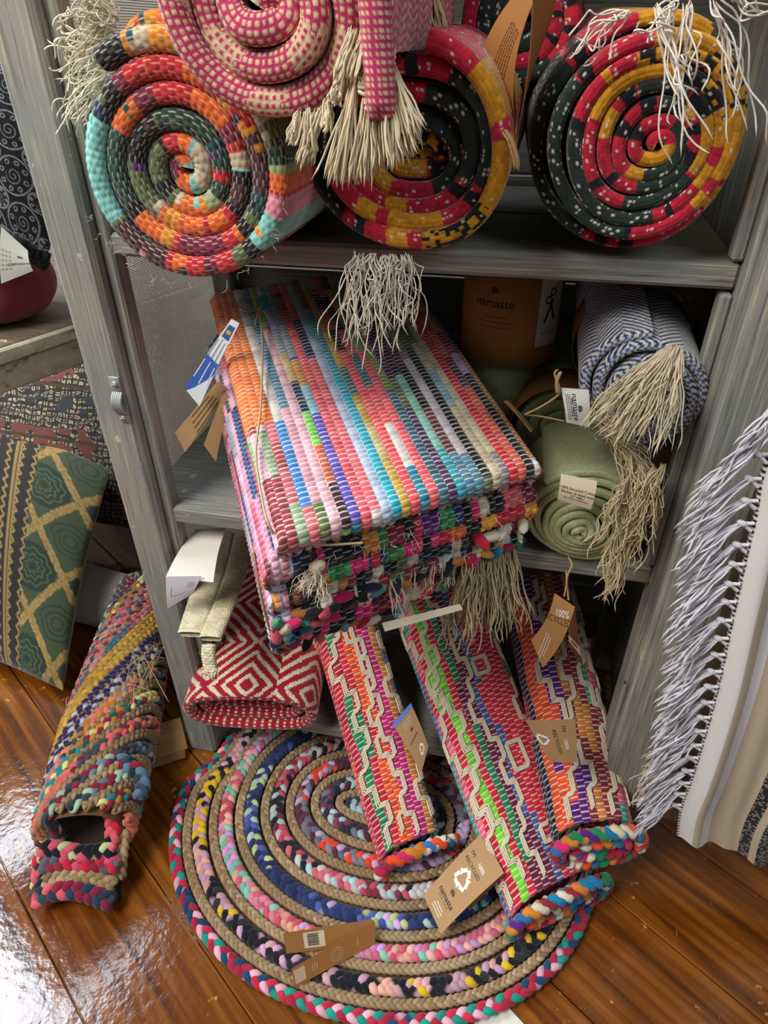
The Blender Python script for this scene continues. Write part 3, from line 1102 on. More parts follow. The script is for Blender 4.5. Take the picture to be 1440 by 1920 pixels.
# ------------------------------------------------------------------ cards and tags
class Sheet:
    """curved thin card: corners TL TR BR BL, bent by bend metres along the length"""

    def __init__(self, TL, TR, BR, BL, bend=0., twist=0.):
        self.c = [np.asarray(p, float) for p in (TL, TR, BR, BL)]
        self.W = np.linalg.norm(self.c[1] - self.c[0])
        self.H = np.linalg.norm(self.c[3] - self.c[0])
        n = nrm(np.cross(self.c[3] - self.c[0], self.c[1] - self.c[0]))
        if n @ (CAM - self.c[0]) < 0:
            n = -n
        self.n = n
        self.bend = bend

    def p(self, u, v):
        u, v = np.asarray(u, float)[..., None], np.asarray(v, float)[..., None]
        TL, TR, BR, BL = self.c
        q = TL * (1 - u) * (1 - v) + TR * u * (1 - v) + BR * u * v + BL * (1 - u) * v
        return q + self.n * self.bend * np.sin(PI * v)

    def card(self, name, mat, col, parent=None, th=.0006, colf=None, nu=12, nv=24):
        U, V = np.meshgrid(np.linspace(0, 1, nu), np.linspace(0, 1, nv), indexing='ij')
        P = self.p(U, V)
        K = np.broadcast_to(hx(col), P.shape) if colf is None else colf(U, V)
        m_ = MB()
        m_.add(P, gfaces(nu, nv), K)
        m_.add(P - self.n * th, gfaces(nu, nv)[:, ::-1], K)
        for s_ in (P[0], P[-1], P[:, 0], P[:, -1]):
            m_.add(np.stack([s_, s_ - self.n * th], 1), gfaces(len(s_), 2), hx(col) * .8)
        return m_.build(name, mat, parent)

    def decal(self, name, polys, col, parent, rot=0, centre=(.5, .5), mat=None, lift=.0004):
        """polys in metres about centre; rot in degrees in the card's plane"""
        V, F = [], []
        ca, sa = math.cos(math.radians(rot)), math.sin(math.radians(rot))
        for poly in polys:
            st = len(V)
            for x_, y_ in poly:
                X_, Y_ = x_ * ca - y_ * sa, x_ * sa + y_ * ca
                u, v = centre[0] + X_ / self.W, centre[1] - Y_ / self.H
                V.append(self.p(np.array(u), np.array(v)) + self.n * lift)
            F.append(list(range(st, len(V))))
        me = bpy.data.meshes.new(name)
        og = ORG[parent.name]
        me.from_pydata([tuple(np.asarray(v).reshape(3) - og) for v in V], [], F)
        a = me.color_attributes.new('Col', 'FLOAT_COLOR', 'POINT')
        for i in range(len(V)):
            a.data[i].color = (*hx(col), 1)
        me.materials.append(mat or M_INK)
        o_ = bpy.data.objects.new(name, me)
        C.objects.link(o_)
        o_.parent = parent
        ORG[o_.name] = og
        return o_

    def text(self, txt, size, col, parent, rot=0, centre=(.5, .5), align='CENTER', name='lettering', bold=0.):
        cu = bpy.data.curves.new('lettering', 'FONT')
        cu.body = txt
        cu.size = size
        cu.align_x = align
        cu.align_y = 'CENTER'
        cu.resolution_u = 3
        cu.offset = bold
        ob = bpy.data.objects.new('lettering_source', cu)
        C.objects.link(ob)
        bpy.context.view_layer.update()
        me0 = bpy.data.meshes.new_from_object(ob.evaluated_get(bpy.context.evaluated_depsgraph_get()))
        polys = [[(me0.vertices[i].co.x, me0.vertices[i].co.y) for i in p.vertices] for p in me0.polygons]
        bpy.data.objects.remove(ob)
        bpy.data.curves.remove(cu)
        bpy.data.meshes.remove(me0)
        if polys:
            return self.decal(name, polys, col, parent, rot, centre)

    def lines(self, rows, col, parent, rot=0, centre=(.5, .5), name='small_print', lh=.0022, wd=.0008):
        """rows of tiny dashes standing for small print too fine to read"""
        polys = []
        for j, w_ in enumerate(rows):
            y_ = -(j - (len(rows) - 1) / 2) * lh
            x_ = -w_ / 2
            while x_ < w_ / 2:
                l_ = rng.uniform(.0012, .003)
                polys.append([(x_, y_), (x_ + l_, y_), (x_ + l_, y_ + wd), (x_, y_ + wd)])
                x_ += l_ + .0006
        return self.decal(name, polys, col, parent, rot, centre)


def recycle_polys(s):
    """three chasing arrows"""
    out = []
    for k in range(3):
        a = math.radians(90 + 120 * k)
        for (x0, y0, x1, y1, w0, w1) in ((-.62, .30, -.26, .86, .34, .34), (-.10, .98, .42, .56, .34, .36)):
            dx, dy = x1 - x0, y1 - y0
            l_ = math.hypot(dx, dy)
            nx, ny = -dy / l_, dx / l_
            q = [(x0 - nx * w0 / 2, y0 - ny * w0 / 2), (x1 - nx * w1 / 2, y1 - ny * w1 / 2), (x1 + nx * w1 / 2, y1 + ny * w1 / 2), (x0 + nx * w0 / 2, y0 + ny * w0 / 2)]
            b = math.radians(120 * k)
            out.append([(s * (x_ * math.cos(b) - y_ * math.sin(b)), s * (x_ * math.sin(b) + y_ * math.cos(b))) for x_, y_ in q])
        hd = [(.20, .36), (.80, .62), (.72, .02)]
        b = math.radians(120 * k)
        out.append([(s * (x_ * math.cos(b) - y_ * math.sin(b)), s * (x_ * math.sin(b) + y_ * math.cos(b))) for x_, y_ in hd])
    return out


def elephant_polys(s):
    """small patterned elephant emblem built of little slabs"""
    rows = [(-.5, .35, .42), (-.62, .5, .28), (-.66, .55, .14), (-.66, .6, 0.), (-.6, .62, -.14)]
    out = []
    for a, b, y in rows:
        x = a
        while x < b:
            w = .13
            out.append([(s * x, s * (y - .05)), (s * (x + w), s * (y - .05)), (s * (x + w), s * (y + .05)), (s * x, s * (y + .05))])
            x += w + .035
    for x in (-.55, -.25, .12, .38):
        out.append([(s * x, -.5 * s), (s * (x + .16), -.5 * s), (s * (x + .16), -.2 * s), (s * x, -.2 * s)])
    out.append([(s * .6, s * .1), (s * .72, s * .1), (s * .8, -s * .4), (s * .7, -s * .42)])
    return out


KRAFT = '#b08a60'

# kraft sleeve hanging between the middle and right ikat rolls
t = thing('kraft_sleeve', at(940, 300, y=-.02), 'tall folded brown kraft card standing between the two ikat rolls on top shelf', 'card')
Sh = Sheet(at(975, -25, y=.03), at(1012, -25, y=-.01), at(966, 262, y=-.03), at(888, 200, y=.02), .012)
Sh.card('front_card', M_CARD, '#97683a', t)
Sh.lines([.05] * 6, '#5d3b1c', t, rot=78, centre=(.62, .55), lh=.003)
Sh2 = Sheet(at(1000, -25, y=-.02), at(1050, -25, y=.05), at(985, 150, y=.05), at(968, 262, y=-.03), .004)
Sh2.card('back_card', M_CARD, '#8f6034', t)

# ------------------------------------------------------------------ middle shelf, right side
ZS2 = .598
# standing green roll in a kraft wrapper
cs_ = np.array([.548, .245, ZS2])
t = thing('rolled_throw', cs_, 'pale green throw roll standing upright in brown kraft wrapper on middle shelf', 'throw')
mb = MB()
spiral_roll(mb, cs_ + np.array([0, 0, .336]), (0, 0, -1), (0, 1, 0), .068, 3.4, .017, .334, plain_col('#8c9668', chev=.03), seed=2)
mb.build('roll', M_FINE, t)
ww = band('wrapper', cs_, (0, 0, 1), (0, 1, 0), .0695, .205, .328, '#a8703c', t, lab='brown kraft wrapper with printing')


class Wrap(Sheet):
    """lettering surface bent round an upright cylinder"""

    def __init__(self, c, R, a0, a1, z1, z0):
        self.cc, self.R, self.a0, self.a1, self.z1, self.z0 = np.asarray(c, float), R, a0, a1, z1, z0
        self.W = abs(a1 - a0) * R
        self.H = z1 - z0
        self.n = np.zeros(3)
        self.bend = 0

    def p(self, u, v):
        u, v = np.asarray(u, float), np.asarray(v, float)
        a = self.a0 + (self.a1 - self.a0) * u
        return self.cc + np.stack([self.R * np.cos(a), self.R * np.sin(a), self.z1 + (self.z0 - self.z1) * v], -1)


W1 = Wrap(cs_, .0708, math.radians(225), math.radians(300), .326, .207)
W1.text('namaste', .017, '#24160c', ww, centre=(.36, .28))
W1.decal('emblem', elephant_polys(.008), '#24160c', ww, centre=(.36, .13))
W1.lines([.03, .05, .045], '#3a2513', ww, centre=(.4, .5), lh=.007)
W2 = Wrap(cs_, .0709, math.radians(303), math.radians(338), .326, .232)
U, V = np.meshgrid(np.linspace(0, 1, 10), np.linspace(0, 1, 6), indexing='ij')
mb = MB()
mb.add(W2.p(U, V), gfaces(10, 6), hx('#c9c4b8'))
st_ = mb.build('sticker', M_PAPER, ww)
W2.cc = cs_
W2.R = .0712
ring = [[(.006 * math.cos(a) * r1, .006 * math.sin(a) * r1 + .012) for a, r1 in ((a0_, 1), (a0_ + .5, 1), (a0_ + .5, .6), (a0_, .6))] for a0_ in np.arange(0, 6.28, .5)]
W2.decal('emblem', [[(x_, y_ + .008) for x_, y_ in p_] for p_ in ring] + [[(x_ - .007, y_ - .002) for x_, y_ in p_] for p_ in ring]
         + [[(-.001, .010), (.003, .010), (-.009, -.022), (-.012, -.020)], [(-.004, .004), (0, .006), (.010, -.018), (.006, -.020)]], '#1c1a18', st_, centre=(.5, .42))
W2.text('RECYCLED', .0062, '#7a2a22', st_, centre=(.5, .80))

# green roll behind with a kraft band
cg2 = np.array([.640, .16, ZS2 + .0745])
t = thing('rolled_throw', (cg2[0], cg2[1], ZS2), 'olive herringbone throw roll lying at the back, left of the navy roll', 'throw')
mb = MB()
spiral_roll(mb, cg2 + np.array([0, 0, .042]), (.0, 1, .10), (0, 0, 1), .074, 3.4, .017, .2, plain_col('#8c9068', chev=.03), seed=6)
mb.build('roll', M_FINE, t)
band('belly_band', cg2 + np.array([0, -.004, .042]), (.0, 1, .10), (0, 0, 1), .0755, .0, .055, '#8f5f38', t, lab='brown kraft belly band')

# pale green roll in front
cg = at(1100, 935, y=-.0)
cg = np.array([cg[0], .0, ZS2 + .0755])
t = thing('rolled_throw', (cg[0], cg[1], ZS2), 'pale green cotton throw roll with fringe and cream label at right of middle shelf', 'throw')
mb = MB()


def green_col(Sg, Wg, Tg):
    K, d = plain_col('#a6ad7e', cs=.0026, amp=.0004, var=.3)(Sg, Wg, Tg)
    K2, d2 = plain_col('#a2a67c', cs=.004, amp=.0006, var=.2, chev=.034)(Sg, Wg, Tg)
    m_ = sm(.016, .03, Wg)
    return mix(K, K2, m_), d * (1 - m_) + d2 * m_


spiral_roll(mb, cg, (-.03, 1, .0), (0, 0, 1), .0755, 8, .0092, .15, green_col, a0=2.4, dirn=-1, wob=.05, seed=8, jit=.15, drift=(.0, -.014), lipd=.5,
            off=lambda th, a: .008 - .0005 * th + .002 * np.sin(a * 2))
mb.build('roll', M_FINE, t)
mb = MB()
rt = [at(u, v, y=y_) for u, v, y_ in ((1085, 745, .02), (1105, 770, .01), (1130, 800, .0), (1150, 820, -.01), (1180, 850, -.02), (1200, 870, -.025), (1225, 880, -.03), (1245, 872, -.03), (1175, 900, -.03), (1205, 950, -.03), (1190, 1000, -.03), (1160, 990, -.03))]
dr_ = [(.8, -.2, -.3), (.8, -.2, -.35), (.7, -.2, -.5), (.6, -.2, -.7), (.3, -.2, -.9), (.1, -.2, -.9), (.0, -.1, -1), (-.1, -.1, -1), (-.2, -.2, -1), (-.15, -.2, -1), (-.25, -.2, -1), (0, -.3, -1)]
fringe(mb, rt, dr_, 26, .062, .0007, hx('#cdb892'), .20, .25, .009, 18, var=.35, clump=.75)
mb.build('fringe', M_FINE, t)
Lb = Sheet(at(1052, 888, y=-.032), at(1120, 902, y=-.030), at(1108, 956, y=-.034), at(1045, 936, y=-.036), .004)
lab_ = Lb.card('label', M_PAPER, '#d8c8ac', t)
lab_['label'] = 'cream fabric label with small print'
Lb.text('100% Recycled Cotton', .0047, '#3a3026', lab_, centre=(.52, .42))
Lb.text('Blanket or hand rinse', .0047, '#3a3026', lab_, centre=(.52, .56))
Lb.text('32" 100%', .0042, '#3a3026', lab_, centre=(.52, .69))
Lb.lines([.03], '#3a3026', lab_, centre=(.5, .80))

# blue and white roll on top
BL = pal('#223566 #d6d0c0 #42609c #171c33')


def blue_col(Sg, Wg, Tg):
    cs = .0034
    row = np.floor(Wg / cs)
    bandp = np.mod(np.floor(Sg / .028), 2)
    tri = np.abs(np.mod(Sg, .056) - .028)
    ph = Wg + np.where(bandp > 0, 1, -1) * np.mod(Sg, .028) * 1.1
    q = np.mod(ph / .0092, 1)
    K = np.where((q < .55)[..., None], BL[0], BL[1])
    edge = (Wg > -.0035) & (Wg < .0035)
    ch = np.mod(np.floor(Sg / .0036) + np.floor(Wg / .0036), 2)
    K = np.where(edge[..., None], np.where((ch > 0)[..., None], BL[2], BL[1]), K)
    K = K * (.8 + .35 * h01(np.floor(Sg / .003), row))[..., None]
    return K, .0011 * (np.abs(np.sin(PI * ph / .0046)) ** .6 - .5)


cbl = at(1208, 745, y=.0)
t = thing('rolled_throw', (cbl[0], cbl[1], cbl[2] - .075), 'navy and white herringbone throw roll lying on the pale green roll', 'throw')
mb = MB()
spiral_roll(mb, cbl, (-.01, 1, .08), (0, 0, 1), .0735, 6, .0122, .34, blue_col, a0=math.radians(95), dirn=1, wob=.05, seed=9, zs=1.06, jit=.15, drift=(.012, -.012),
            off=lambda th, a: .010 - .0008 * th + .003 * np.sin(2 * a))
mb.build('roll', M_YARN, t)
band('belly_band', cbl, (-.01, 1, .08), (0, 0, 1), .0765, .13, .185, '#7d5634', t, lab='brown kraft belly band')
mb = MB()
rt = [at(u, v, y=-.02) for u, v in ((1255, 652), (1262, 650), (1270, 648), (1278, 655), (1250, 655), (1240, 660))]
fringe(mb, rt, [at(u, v, y=-.04) - at(1258, 652, y=-.02) for u, v in ((1175, 770), (1190, 765), (1205, 755), (1240, 740), (1165, 750), (1160, 740))], 26, .082, .0007, hx('#dccdac'), .065, .12, .006, 16, var=.25)
mb.build('fringe', M_FINE, t)
Lb = Sheet(at(1052, 727, y=-.018), at(1104, 731, y=-.012), at(1105, 801, y=-.014), at(1062, 792, y=-.02), .003)
lab_ = Lb.card('label', M_PAPER, '#e6e4dc', t)
lab_['label'] = 'white fabric label printed with an elephant emblem'
Lb.text('namaste', .0098, '#262624', lab_, rot=-90, centre=(.44, .5))
Lb.text('FAIR TRADE', .004, '#262624', lab_, rot=-90, centre=(.32, .5))
Lb.decal('emblem', elephant_polys(.0055), '#262624', lab_, rot=-90, centre=(.62, .5))
Lb.lines([.03, .03, .03], '#55524c', lab_, rot=-90, centre=(.18, .5))
# kraft tag on twine tied to it
t = thing('swing_tag', at(975, 785, y=.0), 'small brown kraft tag edge-on with twine, between the rug stack and the throws', 'tag')
Sh = Sheet(at(945, 752, y=.02), at(952, 750, y=.045), at(1001, 806, y=.03), at(996, 810, y=.0), .001)
Sh.card('card', M_CARD, KRAFT, t)
mb = MB()
k0 = at(982, 778, y=.0)
tubes(mb, smooth_path([k0, at(1010, 765, y=-.01), at(1045, 742, y=-.02), at(1048, 725, y=-.022), at(1040, 700, y=-.022), at(1048, 692, y=-.022)], 40), .0013 * taper(40), hx('#b99d6e'), 6)
tubes(mb, smooth_path([at(1045, 738, y=-.022), at(1044, 715, y=-.024), at(1050, 700, y=-.024), at(1054, 697, y=-.024)], 20), .0021 * taper(20), hx('#b99d6e'), 6)
tubes(mb, smooth_path([k0, at(1010, 780, y=.0), at(1060, 790, y=-.005)], 20), .0011 * taper(20), hx('#b99d6e'), 6)
mb.build('twine', M_JUTE, t)

# ------------------------------------------------------------------ the stack of folded rag rugs
FL = at(532, 1000, z=.775)
FR_ = at(1000, 862, z=.775)
BLc = at(398, 520, y=.26)
BRc = at(800, 560, z=.855)
Xs = nrm(FR_ - FL)
Ys = nrm(((BLc - FL) + (BRc - FR_) * 1.6))
Zs = nrm(np.cross(Xs, Ys))
Ys = nrm(np.cross(Zs, Xs)) * .97 + nrm(BLc - FL) * .03
Ys = nrm(BLc - FL)
WS = np.linalg.norm(FR_ - FL)


def pad(mb, O, W, Lq, R, colf, wside=1.0, dp=.0014, dq=.0011, sag=0., lside=PI, rside=PI, fside=PI, bump=0.):
    p = np.arange(-lside * R, W + rside * R, dp)
    q = np.arange(-fside * R, Lq, dq)

    def bend(d):
        a = np.clip(-d / R, 0, PI)
        return np.where(d < 0, -R * np.sin(a), 0), np.where(d < 0, R * (1 - np.cos(a)), 0)
    ol, dl = bend(p)
    or_, dr2 = bend(W - p)
    of, df = bend(q)
    px = np.clip(p, 0, W) + ol - or_
    qx = np.maximum(q, 0) + of
    drop = np.maximum(np.maximum(dl, dr2)[:, None], df[None])
    Pg, Qg = np.meshgrid(p, q, indexing='ij')
    wv = bump * (vnoise(Pg * 18 + 3, Qg * 12 + 5, int(R * 1e4)) - .5)
    sg = sag * np.maximum(0, .14 - qx[None]) ** 2
    nar = (1 + 0 * Qg)
    P = O + (px[:, None] * nar)[..., None] * Xs + qx[None, :, None] * Ys - (drop + sg - wv * (drop < R))[..., None] * Zs
    K, d = colf(Pg, Qg)
    grid(mb, P, K, d)


SW = .0119
n_str = 40
topc = pal('#c08a94 #c77f88 #2b77b8 #cf8f9d #d9a7b0 #6cbf45 #5a4bb0 #e2525c #e2606a #a7bcd8 #0ea0b6 #c79a2b #f04f58 #f2575d #ee5560 #2a5f73 #4a2a5a #7fc3b0 #6d3038 #c9bcc4 #15161c #c6b692 #c8b894 #dc2430 #e35a44 #191a22 #b0703a #2b3bc4 #16171f #c08f4a #d8cbab #d9cdb0 #ddd2b6 #17171d #c32a3c #20202a')
alt1 = pal('#b5545c #b9a6c8 #d3cdc8 #4a7f9a #8fae6a #b9a6d6 #7c8f9c #c2415a #d3636b #7fb6c4 #2b96a8 #b98f4a #3a6a74 #15161b #15161b #7f9a4a #86a05a #3a2028 #5a2a32 #8c7f86 #15161c #5e6a3a #8a2a3a #5b2a40 #c25a3c #c08a3a #1b2a50 #22255a #a99a7a #c2a46a #a3232f #8a1f2d #bfb08e #157f96 #1f96a8 #ddd8d0')
WH = hx('#e4ddcf')


def top_col(Pg, Qg):
    row, k, fs, fw, puff, st = weave(Qg, Pg, .0082, SW)
    r = np.clip(row, 0, len(topc) - 1)
    r = np.where(row < 0, 0, r)
    cut = .18 + .25 * h01(r + 3, 2)
    useB = (Qg > cut)
    blend = np.where(useB[..., None], alt1[r], topc[r])
    seg = np.floor(Qg / (.05 + .06 * h01(r, 9)) + h01(r, 5) * 4)
    alt = h01(r + 55, seg) < .2
    blend = np.where(alt[..., None], alt1[(r + hsh(r, seg)) % len(alt1)], blend)
    left = row < 2
    lc = pal('#d58aa0 #9a3a44 #c8606a #86a07a #d9a7b5')[hsh(row + 5, seg) % 5]
    orange = (Qg > .18) & (row < 2)
    lc = np.where(orange[..., None], hx('#e2702a'), lc)
    blend = np.where(left[..., None], lc, blend)
    K = blend * (.78 + .4 * h01(row, k))[..., None]
    K = mix(K, np.broadcast_to(WH, K.shape), (1 - sm(.0004, .0011, st)) * .85)
    K = K * (.55 + .45 * sm(0, .16, np.minimum(fw, 1 - fw)))[..., None] if False else K
    fuzz = vnoise(Pg * 900, Qg * 500, 3)
    return K * (.9 + .2 * fuzz)[..., None], .0026 * (puff - .6) + .0004 * fuzz


BRT = pal('#d6246a #0f7fae #14151b #e4dac0 #c42536 #e26a1f #2f9a5b #5e2a7a #b23a70 #16171c #f0a92a #7f1f3a #1c2f6b #d8cbab #e2606a #57b0a8 #3b7a3a #c8782a #101115 #ddd3bc')
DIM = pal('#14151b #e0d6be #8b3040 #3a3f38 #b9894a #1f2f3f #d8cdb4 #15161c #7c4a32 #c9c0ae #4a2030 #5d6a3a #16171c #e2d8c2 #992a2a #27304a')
LFT = pal('#d9a0b4 #c98fa6 #b56a7a #2b4a7a #b9b4c4 #8a8f9c #d0607a #46505c #c7a7bb #7d3a44 #d98a3a')


def block_col(P_, bw=.017, cell=.009, seed=0, left=None, qcut=.01, amp=.0042, thr=.6):
    def f(Pg, Qg):
        row, k, fs, fw, puff, st = weave(Qg + seed * .003, Pg + seed * .004, cell, .0112)
        blk = np.floor(Pg / bw + .3 * h01(np.floor(Pg / (bw * 3)), seed))
        K = P_[hsh(blk + seed * 17, 3) % len(P_)]
        sub = h01(row + seed, 8) < .12
        K = np.where(sub[..., None], P_[hsh(row + seed, 12) % len(P_)], K)
        if left is not None:
            lr = P_.shape[0]
            mL = (Pg < .012)
            r2, k2, fs2, fw2, puff2, st2 = weave(Qg, Pg, .0075, .0075)
            KL = left[hsh(r2 + seed * 3, np.floor(Qg / .09)) % len(left)]
            K = np.where(mL[..., None], KL, K)
        K = K * (.78 + .4 * h01(row, k))[..., None]
        K = mix(K, np.broadcast_to(WH, K.shape), (1 - sm(.0003, .0009, st)) * thr)
        return K, amp * (puff - .6)
    return f


Osf = FL + Xs * .002
t = thing('folded_rag_rug', (Osf + Ys * .2 + Xs * .15 - Zs * .085), 'folded rag rug with bright ribs tied with twine, upper of the middle shelf stack', 'rug')
mb = MB()
pad(mb, Osf, WS - .004, .52, .0125, top_col, bump=.004, dp=.00135, dq=.001)
mb.build('top_fold', M_YARN, t)
mb = MB()
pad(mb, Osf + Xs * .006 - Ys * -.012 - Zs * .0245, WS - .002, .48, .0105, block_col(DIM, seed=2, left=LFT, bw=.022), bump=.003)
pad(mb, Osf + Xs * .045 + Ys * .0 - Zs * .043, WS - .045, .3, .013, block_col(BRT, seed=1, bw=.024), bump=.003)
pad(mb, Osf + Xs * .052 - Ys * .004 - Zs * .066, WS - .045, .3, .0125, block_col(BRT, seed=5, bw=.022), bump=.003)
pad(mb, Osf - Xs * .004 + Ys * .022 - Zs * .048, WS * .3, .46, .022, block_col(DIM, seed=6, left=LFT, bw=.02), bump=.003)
mb.build('lower_folds', M_YARN, t)
mb = MB()
for k in range(60):
    p_ = Osf + Xs * rng.uniform(.0, WS) - Zs * rng.uniform(.03, .09) - Ys * .012
    fringe(mb, [p_], [(rng.normal(0, .7), -.6, rng.normal(0, .7))], 1, rng.uniform(.006, .016), .0003, WH, .5, .6, .003, 8)
# frayed corner of the left fold
p_ = Osf + Xs * .03 - Zs * .052 - Ys * .014
for k in range(5):
    blob(mb, p_ + rng.normal(0, .003, 3) - Zs * .006 * k, Xs + .3 * Zs, .02, .008, pal('#d9c9a6 #b9367a #7a5a44 #d0a080 #9ab0b8')[k])
fringe(mb, np.tile(p_, (6, 1)) + rng.normal(0, .006, (6, 3)), [(0, -.5, -.6)] * 6, 12, .02, .0005, hx('#cbb9a0'), .6, .4, .004, 8)
mb.build('loose_thread', M_FINE, t)['kind'] = 'stuff'


def on_top(u, v, lift=.0045):
    """point of the sloping top fold seen at a measured spot"""
    d = ROT @ np.array([(u - 720) / FPX, -(v - 960) / FPX, -1.0])
    tt = ((Osf + Zs * lift - CAM) @ Zs) / (d @ Zs)
    return CAM + tt * d


mb = MB()
kn = on_top(487, 582)
pts = [on_top(487, 582), on_top(492, 650), on_top(489, 760), on_top(480, 850), on_top(492, 940), on_top(505, 985), at(530, 1016, z=.752), at(600, 1022, z=.748), at(680, 1018, z=.744)]
tubes(mb, smooth_path(pts, 120), .0015, hx('#b9a27a'), 6)
pts = [on_top(433, 560), on_top(455, 578), kn, on_top(530, 560), on_top(600, 548), on_top(700, 545), on_top(790, 560)]
tubes(mb, smooth_path(pts, 90), .0013, hx('#8f7f66'), 6)
pts = [kn, on_top(465, 600), on_top(450, 600), at(443, 601, z=.86)]
tubes(mb, smooth_path(pts, 30), .0011, hx('#b9a27a'), 6)
for s_ in ((500, 565), (505, 600), (478, 610)):
    tubes(mb, smooth_path([kn, (kn + on_top(*s_, lift=.012)) / 2 + Zs * .005, on_top(*s_)], 20), .0011, hx('#b9a27a'), 6)
blob(mb, kn + Zs * .001, Xs, .008, .004, hx('#b9a27a'))
mb.build('twine', M_JUTE, t)
mb = MB()
blob(mb, on_top(497, 572, .007), Ys, .022, .006, hx('#1793a5'))
blob(mb, on_top(493, 560, .007), Xs, .018, .005, hx('#2aa9b5'))
mb.build('rag_tuft', M_YARN, t)

# lower rug
O2 = Osf - Zs * .096 - Xs * .012 - Ys * .002
t2 = thing('folded_rag_rug', (O2 + Ys * .2 + Xs * .15 - Zs * .09), 'folded rag rug with knotted edges and cream tassels, lower of the middle shelf stack', 'rug')
mb = MB()
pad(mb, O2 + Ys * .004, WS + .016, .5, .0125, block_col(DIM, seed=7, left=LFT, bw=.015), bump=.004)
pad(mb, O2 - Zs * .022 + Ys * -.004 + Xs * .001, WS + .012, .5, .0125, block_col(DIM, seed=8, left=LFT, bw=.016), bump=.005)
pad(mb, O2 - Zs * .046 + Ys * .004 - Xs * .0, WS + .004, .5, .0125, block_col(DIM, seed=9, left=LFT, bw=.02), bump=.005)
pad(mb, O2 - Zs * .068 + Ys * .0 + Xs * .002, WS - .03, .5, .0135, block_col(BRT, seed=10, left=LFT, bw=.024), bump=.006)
mb.build('folds', M_YARN, t2)
mb = MB()


def knot_row(mb, a, b, n, R, P_, jit=.003, dirn=None):
    for i in range(n):
        q = a + (b - a) * (i + .5) / n + rng.normal(0, jit, 3)
        d_ = nrm(b - a) + rng.normal(0, .45, 3)
        blob(mb, q, d_, R * 4.2, R * .95, P_[rng.integers(len(P_))] * rng.uniform(.85, 1.1))


PKN = pal('#c01f5c #16171c #3f8f6a #a8642a #1f6a44 #16171c #1d2238 #b84a54 #5d9298 #a81f2e #1d2238 #cfc3a6 #b88a2e #16171c #1c6f8f #2f3b6b #a01f4c')
F2 = -Ys * .016
knot_row(mb, O2 - Zs * .030 + F2, O2 - Zs * .034 + Xs * (WS + .016) + F2, 22, .0068, PKN)
knot_row(mb, O2 - Zs * .046 + F2, O2 - Zs * .044 + Xs * .09 + F2, 7, .0072, PKN)
knot_row(mb, O2 - Zs * .026 + F2 - Xs * .006, O2 - Zs * .088 + F2 - Xs * .004, 7, .0072, PKN)
knot_row(mb, O2 - Zs * .092 + F2 * .6, O2 - Zs * .090 + Xs * (WS - .08) + F2 * .6, 16, .0066, PKN)
knot_row(mb, O2 - Zs * .004 + F2 * .9 + Xs * (WS - .06), O2 - Zs * .008 + Xs * (WS + .02) + F2 * .6, 4, .008, pal('#c42560 #e4dac0 #c2203a #b8285a'))
mb.build('knotted_edge', M_YARN, t2)
mb = MB()
rt = O2 + np.outer(np.ones(9), -Zs * .045 - Ys * .014) + np.outer(np.linspace(WS - .065, WS + .01, 9), Xs)
fringe(mb, rt, [(x_, -.25, -.9) for x_ in np.linspace(-.1, .25, 9)], 15, .095, .0009, hx('#b5a27c'), .09, .1, .007, 18, var=.3, clump=.7)
fringe(mb, O2 + np.outer(np.linspace(.14, WS - .07, 8), Xs) - Zs * .02 - Ys * .014, [(0, -.4, -.8)] * 8, 6, .03, .0006, hx('#cbb79a'), .35, .3, .004, 9)
mb.build('fringe', M_FINE, t2)
mb = MB()
pts = [O2 - Xs * .014 - Zs * .01 + Ys * .08, O2 - Xs * .016 - Zs * .02 + Ys * .03, O2 - Xs * .013 - Zs * .045 + Ys * .0, O2 - Xs * .006 - Zs * .075 - Ys * .012, O2 + Xs * .01 - Zs * .09 - Ys * .016]
tubes(mb, smooth_path(pts, 50), .0017, hx('#8a6a44'), 6)
mb.build('twine', M_JUTE, t2)
# cardboard strip under the stack
Sh = Sheet(at(716, 1168, z=.59), at(862, 1132, z=.59), at(868, 1143, z=.583), at(722, 1184, z=.583), .0)
t = thing('card_strip', at(720, 1184, z=.58), 'pale card strip sticking out under the front of the rug stack', 'card')
Sh.card('card', M_CARD, '#d8cbb0', t, th=.002)

# tags on the left of the stack
t = thing('swing_tag', at(395, 762, z=.72), 'blue and white printed paper tag hanging left of the rug stack', 'tag')
TLx, TRx = at(434, 598, y=.05), at(449, 606, y=.05)
BRx, BLx_ = at(374, 762, y=.03), at(346, 728, y=.03)
Sh = Sheet(TLx, TRx, BRx, BLx_, .004)


def blue_tag(U, V):
    K = np.broadcast_to(hx('#dfe6ea'), U.shape + (3,)).copy()
    m_ = (V > .48) & (U < .95 - 1.1 * (V - .48) + .12 * (1))
    K[(V > .48) & (V + U * .45 < 1.05)] = hx('#3f66b5')
    K[(V > .06) & (V < .22) & (U > .15) & (U < .85)] = hx('#35609c')
    return K


